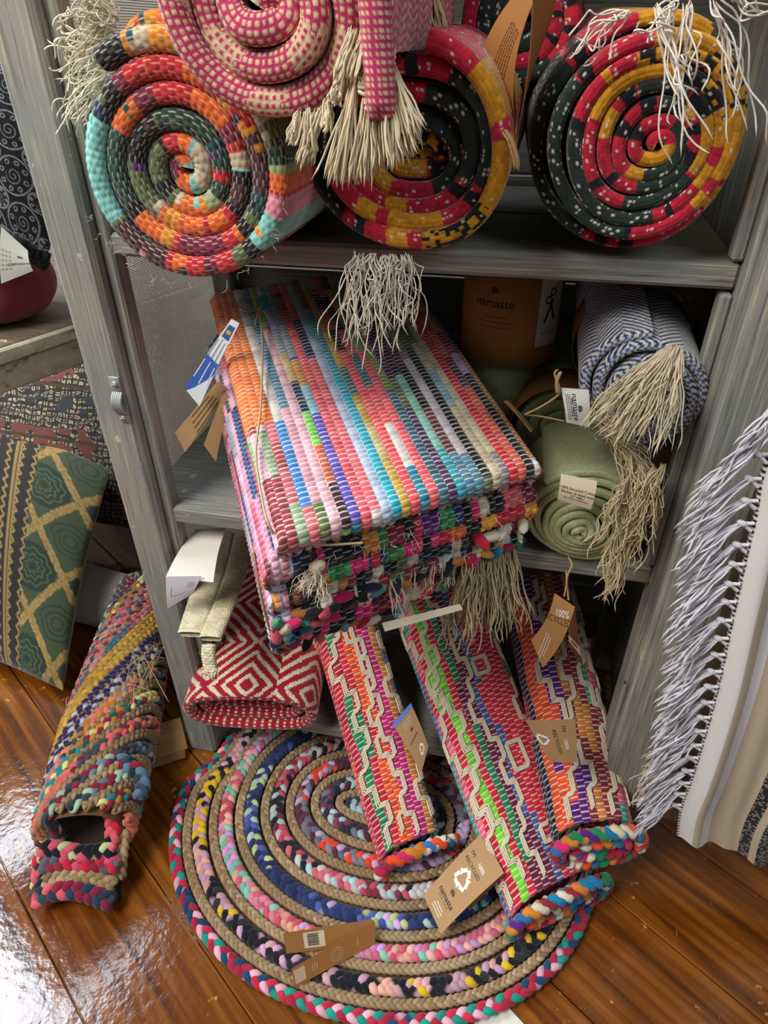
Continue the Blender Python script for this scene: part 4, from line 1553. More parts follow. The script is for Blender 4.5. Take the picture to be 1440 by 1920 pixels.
cd = Sh.card('card', M_PAPER, '#dfe6ea', t, colf=blue_tag, nu=40, nv=90)
Sh.lines([.028, .03, .026, .03, .024, .028], '#6a7480', cd, rot=-90 + 0, centre=(.5, .36), lh=.0035)
Sh.lines([.03, .034, .03], '#e8eef4', cd, rot=-90, centre=(.42, .66), lh=.0045)
Sh.decal('emblem', [[(-.002, -.003), (.003, -.002), (.002, .003), (-.003, .002)]], '#d9a53a', cd, centre=(.5, .14))
t = thing('swing_tag', at(360, 848, z=.66), 'brown kraft tag with printed lines, just below the blue tag', 'tag')
Sh = Sheet(at(408, 714, y=.06), at(428, 730, y=.06), at(347, 848, y=.03), at(328, 811, y=.03), -.004)
cd = Sh.card('card', M_CARD, '#b59568', t)
Sh.lines([.05, .052, .048, .04], '#5e4a2e', cd, rot=-90, centre=(.5, .45), lh=.0045, wd=.0012)
t = thing('swing_tag', at(405, 862, z=.65), 'plain narrow brown kraft tag right of the printed one, left of rug stack', 'tag')
Sh = Sheet(at(420, 735, y=.045), at(430, 745, y=.045), at(405, 866, y=.02), at(382, 834, y=.02), .004)
Sh.card('card', M_CARD, '#a5845a', t)

# ------------------------------------------------------------------ red and cream roll on the bottom shelf
RC = pal('#a3152f #dccdae')


def red_col(Sg, Wg, Tg):
    q = .0034
    s_ = np.floor(Sg / q) * q
    w_ = np.floor(Wg / q) * q
    cx_ = np.abs(np.mod(s_ / .150 + .12, 1) - .5) * .150
    cy_ = np.abs(np.mod(w_ / .185 + .35, 1) - .5) * .185
    dd = cx_ + cy_ * .95
    st2 = np.mod(dd / .0235, 1)
    body = np.where(st2 < .58, 0, 1)
    saw = np.mod(np.floor(Sg / .0046), 2)
    lip = Wg < .006
    k_ = np.floor(Sg / .0048)
    lipc = ((k_ % 3) == 0) & (np.abs(np.mod(Wg / .008 + h01(k_, 4), 1) - .5) < .3)
    idx = np.where(lip, np.where(lipc, 1, 0), body)
    K = RC[idx] * (.8 + .3 * h01(np.floor(Sg / .0034), np.floor(Wg / .0034)))[..., None]
    fs = Sg / .0048 - k_
    fw = np.mod(Wg / .0045 + .5 * (k_ % 2), 1)
    return K, .0011 * (np.abs(np.sin(PI * fs)) ** .6 * (.6 + .4 * np.abs(np.sin(PI * fw))) - .5)


a = at(322, 1285, y=-.045)
b_ = at(592, 1325, y=-.035)
crd = np.array([(a[0] + b_[0]) / 2 - .002, -.045, .125 + .073])
t = thing('rolled_rug', (crd[0], crd[1], .125), 'red and cream diamond pattern cotton rug roll on bottom shelf', 'rug')
mb = MB()
spiral_roll(mb, crd, (-.12, 1, .16), (-.05, 0, 1), .073, 3.7, .0185, .36, red_col, e=.063, a0=math.radians(70), dirn=-1, wob=.03, seed=2,
            off=lambda th, a: .006 * np.sin(th) + .002 * th)
mb.build('roll', M_YARN, t)


def strap(name, pts, w, th, col, parent, side):
    c_ = smooth_path(pts, 90)
    side = nrm(side)
    T = nrm(np.gradient(c_, axis=0))
    up_ = nrm(np.cross(np.broadcast_to(side, T.shape), T))
    up_ *= np.sign((up_ @ np.array([0, -.5, 1.]))[:, None])
    a_ = np.linspace(0, 2 * PI, 90)
    L_ = np.concatenate([[0], np.cumsum(np.linalg.norm(np.diff(c_, axis=0), axis=1))])
    P = c_[:, None] + side * (w / 2 * np.sign(np.cos(a_)) * np.abs(np.cos(a_)) ** .6)[None, :, None] + up_[:, None] * (th / 2 * np.sin(a_))[None, :, None]
    Pf = np.stack([np.interp(np.arange(0, L_[-1], .0011), L_, P[:, j, i]) for j in range(90) for i in range(3)], 1).reshape(-1, 90, 3)
    Sg, Wg = np.meshgrid(np.arange(len(Pf)) * .0011, a_ * w / 3, indexing='ij')
    r_ = np.floor(Sg / .0045)
    fw = np.mod(Wg / .005 + .5 * (r_ % 2), 1)
    d = .0016 * (np.abs(np.sin(PI * Sg / .0045)) ** .6 * np.abs(np.sin(PI * fw)) ** .6 - .5)
    K = hx(col) * (.72 + .34 * h01(r_, np.floor(Wg / .005 + .5 * (r_ % 2))))[..., None]
    m_ = MB()
    grid(m_, Pf, K, d, flip=True)
    return m_.build(name, M_YARN, parent)


zt = .262
strap('strap', [at(418, 1000, y=.20), at(402, 1060, y=.10), at(380, 1120, y=.02), at(358, 1190, y=-.055)], .044, .013, '#d8cba9', t, (1, .15, 0))
strap('strap', [at(462, 1010, y=.16), at(444, 1070, y=.08), at(422, 1130, y=.01), at(394, 1198, y=-.058)], .036, .013, '#d8cba9', t, (1, .15, 0))
strap('strap_end', [at(392, 1208, y=-.062), at(391, 1230, y=-.072), at(396, 1258, y=-.082)], .022, .012, '#e0d4b4', t, (1, .1, 0))
mb = MB()
fringe(mb, [at(396, 1258, y=-.084), at(386, 1254, y=-.083), at(406, 1256, y=-.083)], [(.1, -.5, -.6)] * 3, 26, .008, .0008, hx('#e0d4b4'), .5, .2, .002, 7)
mb.build('fringe', M_FINE, t)

t = thing('folded_paper', at(330, 1140, z=.30), 'white paper sheet folded over the top of the red and cream rug roll', 'paper')
Sh = Sheet(at(368, 992, y=.06), at(424, 990, y=.06), at(400, 1092, y=-.03), at(311, 1081, y=-.03), .006)
cd = Sh.card('top_sheet', M_PAPER, '#d9d0c4', t)
Sh = Sheet(at(311, 1081, y=-.030), at(378, 1080, y=-.030), at(362, 1113, y=-.028), at(314, 1141, y=-.028), .002)
cd = Sh.card('hanging_flap', M_PAPER, '#d8d3dc', t)
Sh.decal('printed_border', [[(-.018, -.012), (.016, -.012), (.016, -.0113), (-.018, -.0113)], [(-.018, -.012), (-.0173, -.012), (-.0173, .012), (-.018, .012)]], '#5a4a5a', cd, centre=(.45, .5))
Sh.lines([.012, .016, .012, .016, .01], '#6a5a60', cd, rot=0, centre=(.78, .35), lh=.0035)


# ------------------------------------------------------------------ braids
def braid(mb, path, w, up, P_, seg=.045, pitch=.036, closed=False, flat=.85, rk=.215, strands=None, hk=.16, irregular=.0):
    """three strand plait laid along path; up = normal of the surface it lies on"""
    path = np.asarray(path, float)
    if closed:
        path = np.vstack([path, path[:1]])
    L_ = np.linalg.norm(np.diff(path, axis=0), axis=1).sum()
    n = max(int(L_ / pitch * 13), 14)
    up = np.asarray(up, float)
    if up.ndim == 2:
        if closed:
            up = np.vstack([up, up[:1]])
        both = resample(np.hstack([path, up * 0]), n)
        d = np.concatenate([[0], np.cumsum(np.linalg.norm(np.diff(path, axis=0), axis=1))])
        tt = np.linspace(0, d[-1], n)
        U_ = nrm(np.stack([np.interp(tt, d, up[:, i]) for i in range(3)], 1))
        c_ = both[:, :3]
    else:
        c_ = resample(path, n)
        U_ = np.broadcast_to(nrm(up), c_.shape)
    T = nrm(np.gradient(c_, axis=0))
    Sd = nrm(np.cross(T, U_))
    s = np.linspace(0, L_, n)
    cyc = max(round(L_ / pitch), 1)
    th = 2 * PI * s / L_ * cyc
    k0 = rng.integers(100)
    for k in range(3):
        a = th + 2 * PI * k / 3
        P = c_ + Sd * (w * .27 * np.sin(a))[:, None] + U_ * (w * hk * np.sin(2 * a))[:, None]
        off = k * seg / 3
        idx = np.floor((s + off) / seg + rng.uniform(0, 1)).astype(int)
        if strands is not None:
            cand = strands[k]
            K = P_[np.asarray(cand)[hsh(idx + k0, k) % len(cand)]]
        else:
            K = P_[hsh(idx + k0 * 3, k) % len(P_)]
        K = K * (.85 + .3 * h01(idx * 3 + k, k0))[:, None]
        lob = .86 + .2 * np.abs(np.cos(a)) + irregular * (vnoise(s * 60, s * 0 + k, k0) - .5)
        r = w * rk * lob
        e_ = np.ones(n)
        if not closed:
            e_[0] = e_[-1] = .1
            e_[1] = e_[-2] = .8
        tubes(mb, P, r * e_, K[None], 8, ref=U_[None], flat=flat)


JP = pal('#9f8563 #8b7151 #ab9271 #947b5a')

# --- oval braided rug on the floor
oc = np.array([.415, -.055])


def oval(k, z):
    a_, b_ = .388 - k, .334 - k
    a_, b_ = max(a_, .02), max(b_, .006)
    t_ = np.linspace(0, 2 * PI, 240, endpoint=False)
    n_ = 2.15
    x_ = a_ * np.sign(np.cos(t_)) * np.abs(np.cos(t_)) ** (2 / n_)
    y_ = b_ * np.sign(np.sin(t_)) * np.abs(np.sin(t_)) ** (2 / n_)
    X_ = np.append(x_, x_[0]) + oc[0]
    Y_ = np.append(y_, y_[0]) + oc[1]
    # the foot of the cupboard nudges the edge aside
    X_ = X_ + .042 * sm(-.10, .0, Y_) * np.clip(1 - (X_ - .02) / .12, 0, 1) * (X_ < .4)
    X_ = X_ - .040 * sm(-.08, .0, Y_) * np.clip(1 - (.81 - X_) / .12, 0, 1) * (X_ > .5)
    return resample(np.stack([X_, Y_, np.full(241, z)], 1), 241)[:-1]


t = thing('braided_rug', (oc[0], oc[1], 0), 'oval braided jute and rag rug lying flat on the floor in front of the cupboard', 'rug')
mb = MB()
rr_ = np.linspace(.366, 0.001, 30)
base = oval(.006, .0)
ctr = np.array([oc[0], oc[1], 0])
Pb = ctr + (base - ctr)[:, None] * np.linspace(1, .01, 30)[None, :, None]
Pb[..., 2] = .006
Pb[:, 0, 2] = .001
mb.add(Pb, gfaces(240, 30, cu=True), hx('#5b4631'))
mb.build('backing', M_JUTE, t)
rings = [pal('#a8203a #1d8f80 #1d3f63 #c22440 #17977f #e0a8b8'), None, pal('#d9a08e #16171c #c99aa2 #1b1c22 #b9909c'), None, pal('#c24f5e #79b89a #cf7a8c #e0a48c #c8607a #8fc0a8'), None,
         pal('#2a3766 #262f58 #b9c58a #1f2a50 #2a3766'), None, pal('#b5485a #c2bdb8 #22242c #cf6a72 #a8c4c4 #7a2a3c'), None, pal('#7a7a84 #c2a4c0 #e0442a #6a6d78 #5a2a3c #b9a4c8'), None,
         pal('#43434f #5c2a3e #6d7480 #7a3a52 #2a2b36 #a9c4cc'), None, pal('#a8c8c8 #3b3f52 #2b2c3a #d08aa8 #5b6474'), None, pal('#3a3f4c #6d5a66 #8a4a6a'), None]
k = .010
mbr, mbj = MB(), MB()
ex = [pal('#a8203a #1d8f80 #e8c0cc #c22440 #12a086 #e8c0cc'), None, pal('#16171c #d9b01e #c99ab8 #2a2b30 #d9b01e'), None, pal('#79c4a8 #e0a48c #d98ac0 #e0a8a0 #c99ad0'), None, pal('#2a3766 #c9a0cc #a8c4b8 #4a5aa0 #222c50')]
for i, P_ in enumerate(rings):
    if P_ is None:
        braid(mbj, oval(k, .0145), .0185, (0, 0, 1), JP, seg=.09, pitch=.030, closed=True, hk=.12)
        k += .0215
    elif i == 0:
        pth = oval(k, .0125)
        h_ = len(pth) // 2
        braid(mbr, pth, .0225, (0, 0, 1), P_, seg=.035, pitch=.046, closed=True, strands=[[0, 3, 0], [1, 4, 1, 2], [2, 5, 0, 5]], rk=.26)
        k += .0205
    else:
        P2 = P_
        if i < len(ex) and ex[i] is not None:
            P2 = np.vstack([P_, ex[i]])
        braid(mbr, oval(k, .0138), .0285, (0, 0, 1), P2, seg=.028, pitch=.036, closed=True, hk=.11, irregular=.25, rk=.225)
        k += .0245
    if k > .33:
        break
mbr.build('rag_braid', M_YARN, t)
mbj.build('jute_braid', M_JUTE, t)

# --- rolled braided rug leaning along the left of the cupboard
t = thing('rolled_braided_rug', (-.10, -.1, 0), 'rolled braided jute and rag rug on the floorboards left of the cupboard', 'rug')
A0 = np.array([-.062, -.245, .082])
A1 = np.array([-.262, .345, .085])
axj = nrm(A1 - A0)
LJ = np.linalg.norm(A1 - A0)
rj = np.array([axj[1], -axj[0], 0])
rj = nrm(rj)
uj = nrm(np.cross(rj, axj))
RB = [pal('#2b2550 #332a60 #b9c0c8 #2b2550'), pal('#e07a6a #2f3a44 #7d8da8 #3a4650 #e0806a #c07a2a'), pal('#8a2038 #168a94 #e0d28a #c07a2a #1a5f58'), pal('#3a4650 #8a2038 #6a8296 #a8c8b0 #26303a'),
      pal('#c99a2a #d0a43a #b98a2a'), pal('#e0606a #7a2a3c #3a4650 #d0705a'), pal('#b9385a #c99a8a #3b6a7a #d9708a')]
order = [3, 5, 2, 1, 0, 0, 4, 4, 6, 5, 6, 5, 2, 3]


def jsurf(a, t_, lift=0.):
    """surface of the roll; a angle, t_ distance from the front end"""
    k_ = np.interp(t_, [0, .2, .45, LJ + .1], [1.0, 1.12, .95, .7])
    R_ = (.066 * k_ + lift)
    x_ = R_ * np.cos(a) + .012 * k_ * np.tanh(2.5 * np.cos(a))
    z_ = R_ * np.sin(a) * 1.04
    z_ = np.maximum(z_, -.072)
    n_ = nrm(np.cos(a)[..., None] * rj + np.sin(a)[..., None] * uj)
    return A0 + x_[..., None] * rj + z_[..., None] * uj + t_[..., None] * axj, n_


mb1, mb2 = MB(), MB()
mbc = MB()
ag = np.linspace(0, 2 * PI, 80)
tg = np.linspace(.0, LJ, 30)
Ag, Tg_ = np.meshgrid(ag, tg, indexing='ij')
Pc, _ = jsurf(Ag, Tg_, -.011)
mbc.add(Pc, gfaces(80, 30), hx('#6b5234'))
cap = Pc[:, -1]
mc = cap.mean(0)
mbc.add(mc + (cap - mc)[:, None] * np.linspace(1, .02, 4)[None, :, None], gfaces(80, 4), hx('#6b5234'))
tpos = -.16
i = 9
while tpos < LJ + .16:
    for kind in (0, 1):
        a_ = np.linspace(-.35 * PI, 1.35 * PI, 90)
        tilt = .085 + .10 * sm(0, .3, np.array(tpos))
        t_ = tpos - tilt * (np.cos(a_) * -1) * .9 - .0
        t_ = tpos + tilt * np.cos(a_)
        ok = (t_ > .004) & (t_ < LJ)
        if ok.sum() > 12:
            P, n_ = jsurf(a_[ok], t_[ok])
            if kind == 0:
                braid(mb1, P, .026, n_, RB[order[i % len(order)]], seg=.045, pitch=.045, irregular=.2)
            else:
                braid(mb2, P, .0215, n_, JP, seg=.1, pitch=.034)
        tpos += .0235 if kind == 0 else .0195
    i += 1
mbc.build('core', M_JUTE, t)
# front end: coils of braid round the opening
fe = pal('#8a2038 #16171c #e06070 #b9c890 #24303a #c2203a')


def coil(R_, e_, dt, a0_, a1_, P_, w_, mbx, zc=0.):
    a_ = np.linspace(a0_, a1_, 80)
    x_ = R_ * np.cos(a_) + e_ * np.tanh(2.5 * np.cos(a_))
    z_ = R_ * np.sin(a_) + zc
    P = A0 + x_[:, None] * rj + z_[:, None] * uj + dt * axj
    braid(mbx, P, w_, -axj + .0 * uj, P_, seg=.04, pitch=.042)




def fp(u, v, lift=0.):
    """a point of the slanted front end of the roll"""
    return at(u, v, z=.018 + (1695 - v) / 265 * .118 + lift)


FN = nrm(np.cross(fp(220, 1690) - fp(60, 1690), fp(150, 1430) - fp(60, 1690)))
if FN @ (CAM - fp(150, 1560)) < 0:
    FN = -FN
for mbx, pix, w_, P_, lift in [
        (mb1, ((78, 1585), (82, 1510), (118, 1452), (178, 1428), (236, 1430), (266, 1462), (262, 1500)), .031, pal('#3a4a5c #8a2038 #5c7890 #a8c8a8 #16302f'), .004),
        (mb1, ((88, 1590), (98, 1522), (132, 1485), (170, 1478), (200, 1505), (212, 1550), (206, 1592)), .031, fe, .006),
        (mb2, ((226, 1500), (232, 1545), (228, 1600), (224, 1650)), .026, JP, -.004),
        (mb1, ((72, 1590), (110, 1592), (160, 1600), (216, 1592)), .032, pal('#d0506a #16171c #e06070 #16171c #b9c890'), .010),
        (mb1, ((74, 1622), (120, 1616), (170, 1618), (224, 1622)), .033, pal('#c2203a #c2203a #5b5f68 #8a2038 #d0506a'), .008),
        (mb2, ((78, 1655), (120, 1642), (170, 1644), (218, 1660)), .027, JP, .008),
        (mb1, ((60, 1690), (100, 1672), (150, 1670), (214, 1692)), .036, pal('#7a1f38 #e0606e #1a4a48 #8a2038 #233a50'), .010),
        (mb1, ((66, 1668), (72, 1630), (74, 1590)), .024, fe, -.006)]:
    braid(mbx, smooth_path([fp(u_, v_, lift) for u_, v_ in pix], 80), w_, FN, P_, seg=.04, pitch=.046, irregular=.2)
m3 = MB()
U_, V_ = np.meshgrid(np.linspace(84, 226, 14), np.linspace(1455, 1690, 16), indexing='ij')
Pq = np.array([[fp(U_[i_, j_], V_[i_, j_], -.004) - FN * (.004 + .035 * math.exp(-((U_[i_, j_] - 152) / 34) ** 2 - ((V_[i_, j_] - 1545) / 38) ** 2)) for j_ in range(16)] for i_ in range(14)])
m3.add(Pq, gfaces(14, 16), hx('#33261c'))  # dark sheet behind the coils, shade of the opening put into its colour
mb1.build('rag_braid', M_YARN, t)
mb2.build('jute_braid', M_JUTE, t)
m3.build('opening_fill', M_JUTE, t)
mb = MB()
for k in range(16):
    a = at(rng.uniform(215, 300), rng.uniform(1195, 1330), z=.165)
    b_ = at(rng.uniform(205, 320), rng.uniform(1190, 1350), z=.165)
    tubes(mb, smooth_path([a, (a + b_) / 2 + np.array([0, 0, .012]) + rng.normal(0, .004, 3), b_], 20), .0007 * taper(20), hx('#c9b184'), 5)
tubes(mb, smooth_path([at(195, 1340, z=.11), at(150, 1342, z=.08), at(127, 1325, z=.07), at(125, 1310, z=.08), at(131, 1306, z=.08)], 40), .0014 * taper(40), hx('#b99b6c'), 6)
mb.build('twine', M_JUTE, t)
t = thing('swing_tag', at(320, 1430, z=.02), 'dark kraft card tags half hidden under the rolled braided rug', 'tag')
Sh = Sheet(at(285, 1360, z=.045), at(338, 1345, z=.045), at(352, 1403, z=.022), at(268, 1430, z=.022), .002)
cd = Sh.card('card', M_CARD, '#8a6a44', t)
Sh.lines([.03, .034, .028], '#b59a74', cd, rot=0, centre=(.6, .5), lh=.005)
Sh = Sheet(at(280, 1395, z=.03), at(345, 1385, z=.03), at(348, 1420, z=.012), at(262, 1448, z=.012), .002)
Sh.card('card', M_CARD, '#7a5c3a', t)


# ------------------------------------------------------------------ three chindi rolls sliding out over the oval rug
def chindi(F, Bk, a_half, b_half, groups, zig, label, endpal, seed, roll_deg=0., L_extra=.0, squares=(), turns=2.0):
    F, Bk = np.asarray(F, float), np.asarray(Bk, float)
    ax = nrm(Bk - F)
    L = np.linalg.norm(Bk - F) + L_extra
    up = np.array([0, 0, 1.]) + math.tan(math.radians(roll_deg)) * np.array([1, 0, 0])
    t = thing('rolled_rug', (F[0], F[1], F[2] - b_half), label, 'rug', 'rolled chindi rugs sliding off the bottom shelf')
    e = a_half - b_half
    sw = .0125
    P_ = pal('#cf2438 #b01a38 #1f7f4f #e8501e #c81f74 #2f6fae #15594a #5b1f78 #6fd12a #4a5f9c #6e1b3e #dd5068 #8a2a30 #23a58a #c87a28 #17243c #e0607c #0f7aa8')
    e_in = e
    gi = []
    for w_, i_ in groups:
        gi += [i_] * w_
    gi = np.array(gi)

    def cf(Sg, Wg, Tg):
        row, k, fs, fw, puff, st = weave(Wg, Sg + .0016 * np.sin(Wg * 55 + seed), .0092, sw)
        r = np.clip(row, 0, None) % len(gi)
        base = gi[r]
        seg = np.floor(Wg / .075 + h01(r // 2, seed) * 3)
        nb = gi[(r + np.where(h01(r // 2 + 5, seg) < .5, 1, -1)) % len(gi)]
        idx = np.where(h01(r // 2 + seed, seg) < .22, nb, base)
        K = P_[idx] * (.78 + .42 * h01(row + seed, k))[..., None]
        K = mix(K, np.broadcast_to(hx('#ecdcd2'), K.shape), (1 - sm(.0004, .0011, st)) * .9)
        return K, .0022 * (puff - .6)

    mb = MB()
    info = spiral_roll(mb, F, ax, up, b_half, turns, .0165, L, cf, e=e, a0=math.radians(-90), dirn=-1, seed=seed, ds=.0014, dw=.0011, wob=.0, tin=.02,
                       off=lambda th, a: .003 * np.sin(th + seed) + .020 * (np.sin(a) - 1))
    mb.build('roll', M_YARN, t)
    first = np.where(info['th'] <= 2 * PI)[0]
    s, M, N, hh = info['s'][first], info['M'][first], info['N'][first], info['hh']

    def sp(sv, tv, lift=.0022):
        sv = np.clip(sv, s[0], s[-1])
        Mi = np.stack([np.interp(sv, s, M[:, i]) for i in range(3)], -1)
        Ni = nrm(np.stack([np.interp(sv, s, N[:, i]) for i in range(3)], -1))
        return Mi + Ni * (hh + lift) + ax * np.asarray(tv)[..., None]

    mb = MB()
    for (s0, st0, amp_c, per) in zig:
        # stepped cord: along the roll, then sideways
        tv, sv = [], []
        cur = s0
        tt = .012 + st0
        j = 0
        seq = [1, 1, -1, 1, -1, -1]
        while tt < L - .03:
            tv += [tt, tt + per * .95]
            sv += [cur, cur]
            cur += amp_c * sw * seq[(j + int(s0 * 100)) % 6]
            tt += per
            j += 1
        pts = np.stack([sv, tv], 1)
        pts = resample(pts, max(int(L / .003), 60))
        for o_ in (-.0025, 0, .0025):
            q = sp(pts[:, 0] + o_, pts[:, 1] + o_)
            tubes(mb, q, .0016 + .0003 * np.sin(pts[:, 1] * 700), hx('#dccfb2'), 6, ref=sp(pts[:, 0], pts[:, 1], .01) - q)
    for (s0, t0, ws, wt) in squares:
        pts = resample([(s0 - ws, t0 - wt), (s0 + ws, t0 - wt), (s0 + ws, t0 + wt), (s0 - ws, t0 + wt), (s0 - ws, t0 - wt)], 80)
        for o_ in (-.0022, .0, .0022):
            q = sp(pts[:, 0] + o_, pts[:, 1] + o_)
            tubes(mb, q, .0016, hx('#dccfb2'), 6, ref=sp(pts[:, 0], pts[:, 1], .01) - q)
    mb.build('cord', M_YARN, t)
    # plaited end edge
    mb = MB()
    right, upv = info['right'], info['up']
    EP = pal(endpal)
    for (R_, e_, dt) in ((b_half - .010, e, -.012), (b_half - .032, e * .85, -.012)):
        if R_ < .004:
            continue
        a_ = np.linspace(0, 2 * PI, 120, endpoint=False) + 1.
        x_ = R_ * np.cos(a_) + e_ * np.tanh(2.5 * np.cos(a_))
        z_ = R_ * np.sin(a_)
        dt_ = dt + .024 * (z_ / b_half - 1)
        P = F + x_[:, None] * right + z_[:, None] * upv + dt_[:, None] * ax
        braid(mb, P, .0265, -ax, EP, seg=.036, pitch=.046, closed=True, irregular=.3, rk=.25, hk=.2, flat=1.0)
    x_ = np.linspace(-e * .9, e * .9, 30)
    P = F + x_[:, None] * right + (.003 * np.sin(x_ * 60))[:, None] * upv + .002 * ax
    braid(mb, P - ax * .034, .024, -ax, EP, seg=.03, pitch=.04, rk=.25)
    mb.build('plaited_edge', M_YARN, t)
    return t, sp, info


EPAL = '#d0246a #1f7f4f #e8501e #5b1f78 #2f6fae #dccfb2 #b01a38 #c87a28 #0f7aa8 #8a2a30 #dccfb2'
# middle
FLb, FRb = at(930, 1672, z=.058), at(1106, 1648, z=.058)
BLb, BRb = at(700, 1190, z=.295), at(905, 1130, z=.295)
Fb, Bb = (FLb + FRb) / 2, (BLb + BRb) / 2
Bb = Fb + nrm(Bb - Fb) * .56
Fb, Bb = Fb + (.012, .006, 0), Bb + (.026, .013, 0)
tB, spB, infB = chindi(Fb, Bb, .100, .043, [(2, 1), (3, 11), (1, 16), (1, 5), (1, 13), (1, 16), (1, 0), (1, 8), (1, 0), (1, 2), (2, 10), (1, 9), (5, 0), (1, 2), (2, 7), (3, 11), (1, 0), (2, 3), (6, 1)],
                       [(.112, 0, 1, .034), (.140, .02, 1, .03), (.172, .01, 1, .036), (.240, .015, 1, .038), (.272, .0, 1, .042), (.30, .01, 1, .035)],
                       'widest red and pink rag rug roll, middle of three sliding off bottom shelf', EPAL, 3,
                       squares=[(.207, .075, .0125, .012), (.207, .36, .013, .014), (.207, .2, .013, .022)])
# left
FLa, FRa = at(683, 1592, z=.052), at(818, 1556, z=.052)
BLa, BRa = at(582, 1215, z=.27), at(705, 1195, z=.27)
Fa, Ba = (FLa + FRa) / 2, (BLa + BRa) / 2
Ba = Fa + nrm(Ba - Fa) * .46
Fa, Ba = Fa + (.016, .007, 0), Ba + (.016, .007, 0)
tA, spA, infA = chindi(Fa, Ba, .078, .034, [(2, 17), (2, 1), (1, 3), (1, 0), (1, 1), (1, 2), (1, 0), (2, 3), (2, 4), (1, 14), (1, 6), (2, 5), (2, 15), (2, 1), (3, 2)],
                       [(.095, 0, 1, .032), (.12, .01, 1, .03), (.145, .0, 1, .034), (.175, .02, 1, .03), (.205, .01, 1, .04)],
                       'narrow orange, green and magenta rag rug roll, left of three sliding off bottom shelf', EPAL, 8)
# right
FLc, FRc = at(1050, 1470, z=.165), at(1190, 1425, z=.165)
Fc = np.array([.772, -.085, .150])
Bc = np.array([.650, .26, .345])
tC, spC, infC = chindi(Fc, Fc + nrm(Bc - Fc) * .42, .078, .048, [(3, 17), (3, 1), (2, 15), (2, 3), (2, 7), (1, 12), (1, 14), (2, 12), (1, 13), (2, 11), (2, 2), (3, 0), (3, 15), (3, 2)],
                       [(.12, 0, 1, .036), (.155, .01, 1, .034), (.185, .0, 1, .034), (.22, .02, 1, .03)],
                       'purple, orange and crimson rag rug roll by the open door, right of three', EPAL, 13, turns=2.6)


def kraft_tag(name, label, TL, TR, BR, BL, bend, full=True, col=KRAFT, back=True, rot=-90):
    o = thing(name, BL, label, 'tag')
    sh = Sheet(TL, TR, BR, BL, bend)
    c_ = sh.card('card', M_CARD, col, o)
    return o, sh, c_


# big kraft tag on the middle roll, text reads sideways
o, Sh, cd = kraft_tag('swing_tag', 'large brown kraft tag with white recycling arrows on the front of middle rug roll',
                      at(905, 1560, z=.118), at(945, 1637, z=.112), at(827, 1751, z=.045), at(794, 1679, z=.06), .006)
W_, H_ = Sh.W, Sh.H
rA = 0
Sh.text("I'M", .0085, '#2b2620', cd, rot=rA, centre=(.22, .22))
Sh.text('100%', .0085, '#ffffff', cd, rot=rA, centre=(.60, .22))
Sh.text('RECYCLED', .0088, '#2b2620', cd, rot=rA, centre=(.44, .31))
Sh.decal('recycling_arrows', recycle_polys(.0165), '#ffffff', cd, rot=rA, centre=(.46, .475))
Sh.decal('emblem', elephant_polys(.0075), '#2b2b33', cd, rot=rA, centre=(.52, .655))
Sh.text('namaste', .0128, '#2b2b33', cd, rot=rA, centre=(.48, .755), bold=.0001)
Sh.text('F A I R  T R A D E', .0038, '#4a4236', cd, rot=rA, centre=(.48, .81))
Sh.lines([.018, .026, .026], '#f2eee4', cd, rot=rA, centre=(.5, .91), lh=.0045, wd=.0012)
Sh2 = Sheet(at(906, 1562, z=.112), at(946, 1640, z=.106), at(880, 1708, z=.05), at(838, 1640, z=.055), .002)
Sh2.card('back_leaf', M_CARD, '#96703f', o)

# kraft tag with blue top between the rolls
o, Sh, cd = kraft_tag('swing_tag', 'kraft tag with blue top edge tucked between the left and middle rug rolls',
                      at(736, 1358, z=.215), at(770, 1318, z=.225), at(803, 1400, z=.185), at(790, 1450, z=.165), .004)
Sh.decal('blue_edge', [[(-Sh.W / 2, -.004), (Sh.W / 2, -.004), (Sh.W / 2, .004), (-Sh.W / 2, .004)]], '#5f86d8', cd, centre=(.5, .045))
Sh.text('namaste', .0085, '#3a3024', cd, centre=(.45, .52))
Sh.decal('emblem', elephant_polys(.0055), '#3a3024', cd, centre=(.55, .38))
Sh.lines([.02, .022, .02], '#f2eee4', cd, centre=(.5, .22), lh=.004)
Sh.decal('recycling_arrows', recycle_polys(.009), '#f4f1ea', cd, centre=(.6, .82))

# kraft tag on the right roll
pC = .262
o, Sh, cd = kraft_tag('swing_tag', 'square kraft tag reading recycled on the front of right rug roll',
                      at(1079, 1348, y=-.078), at(1083, 1428, y=-.092), at(1031, 1428, y=-.098), at(985, 1350, y=-.088), .002)
Sh.text("I'M", .0095, '#2b2620', cd, centre=(.20, .28))
Sh.text('100%', .0095, '#ffffff', cd, centre=(.56, .28))
Sh.text('RECYCLED', .0095, '#2b2620', cd, centre=(.50, .50))
Sh.decal('recycling_arrows', recycle_polys(.011), '#f4f1ea', cd, centre=(.45, .84))

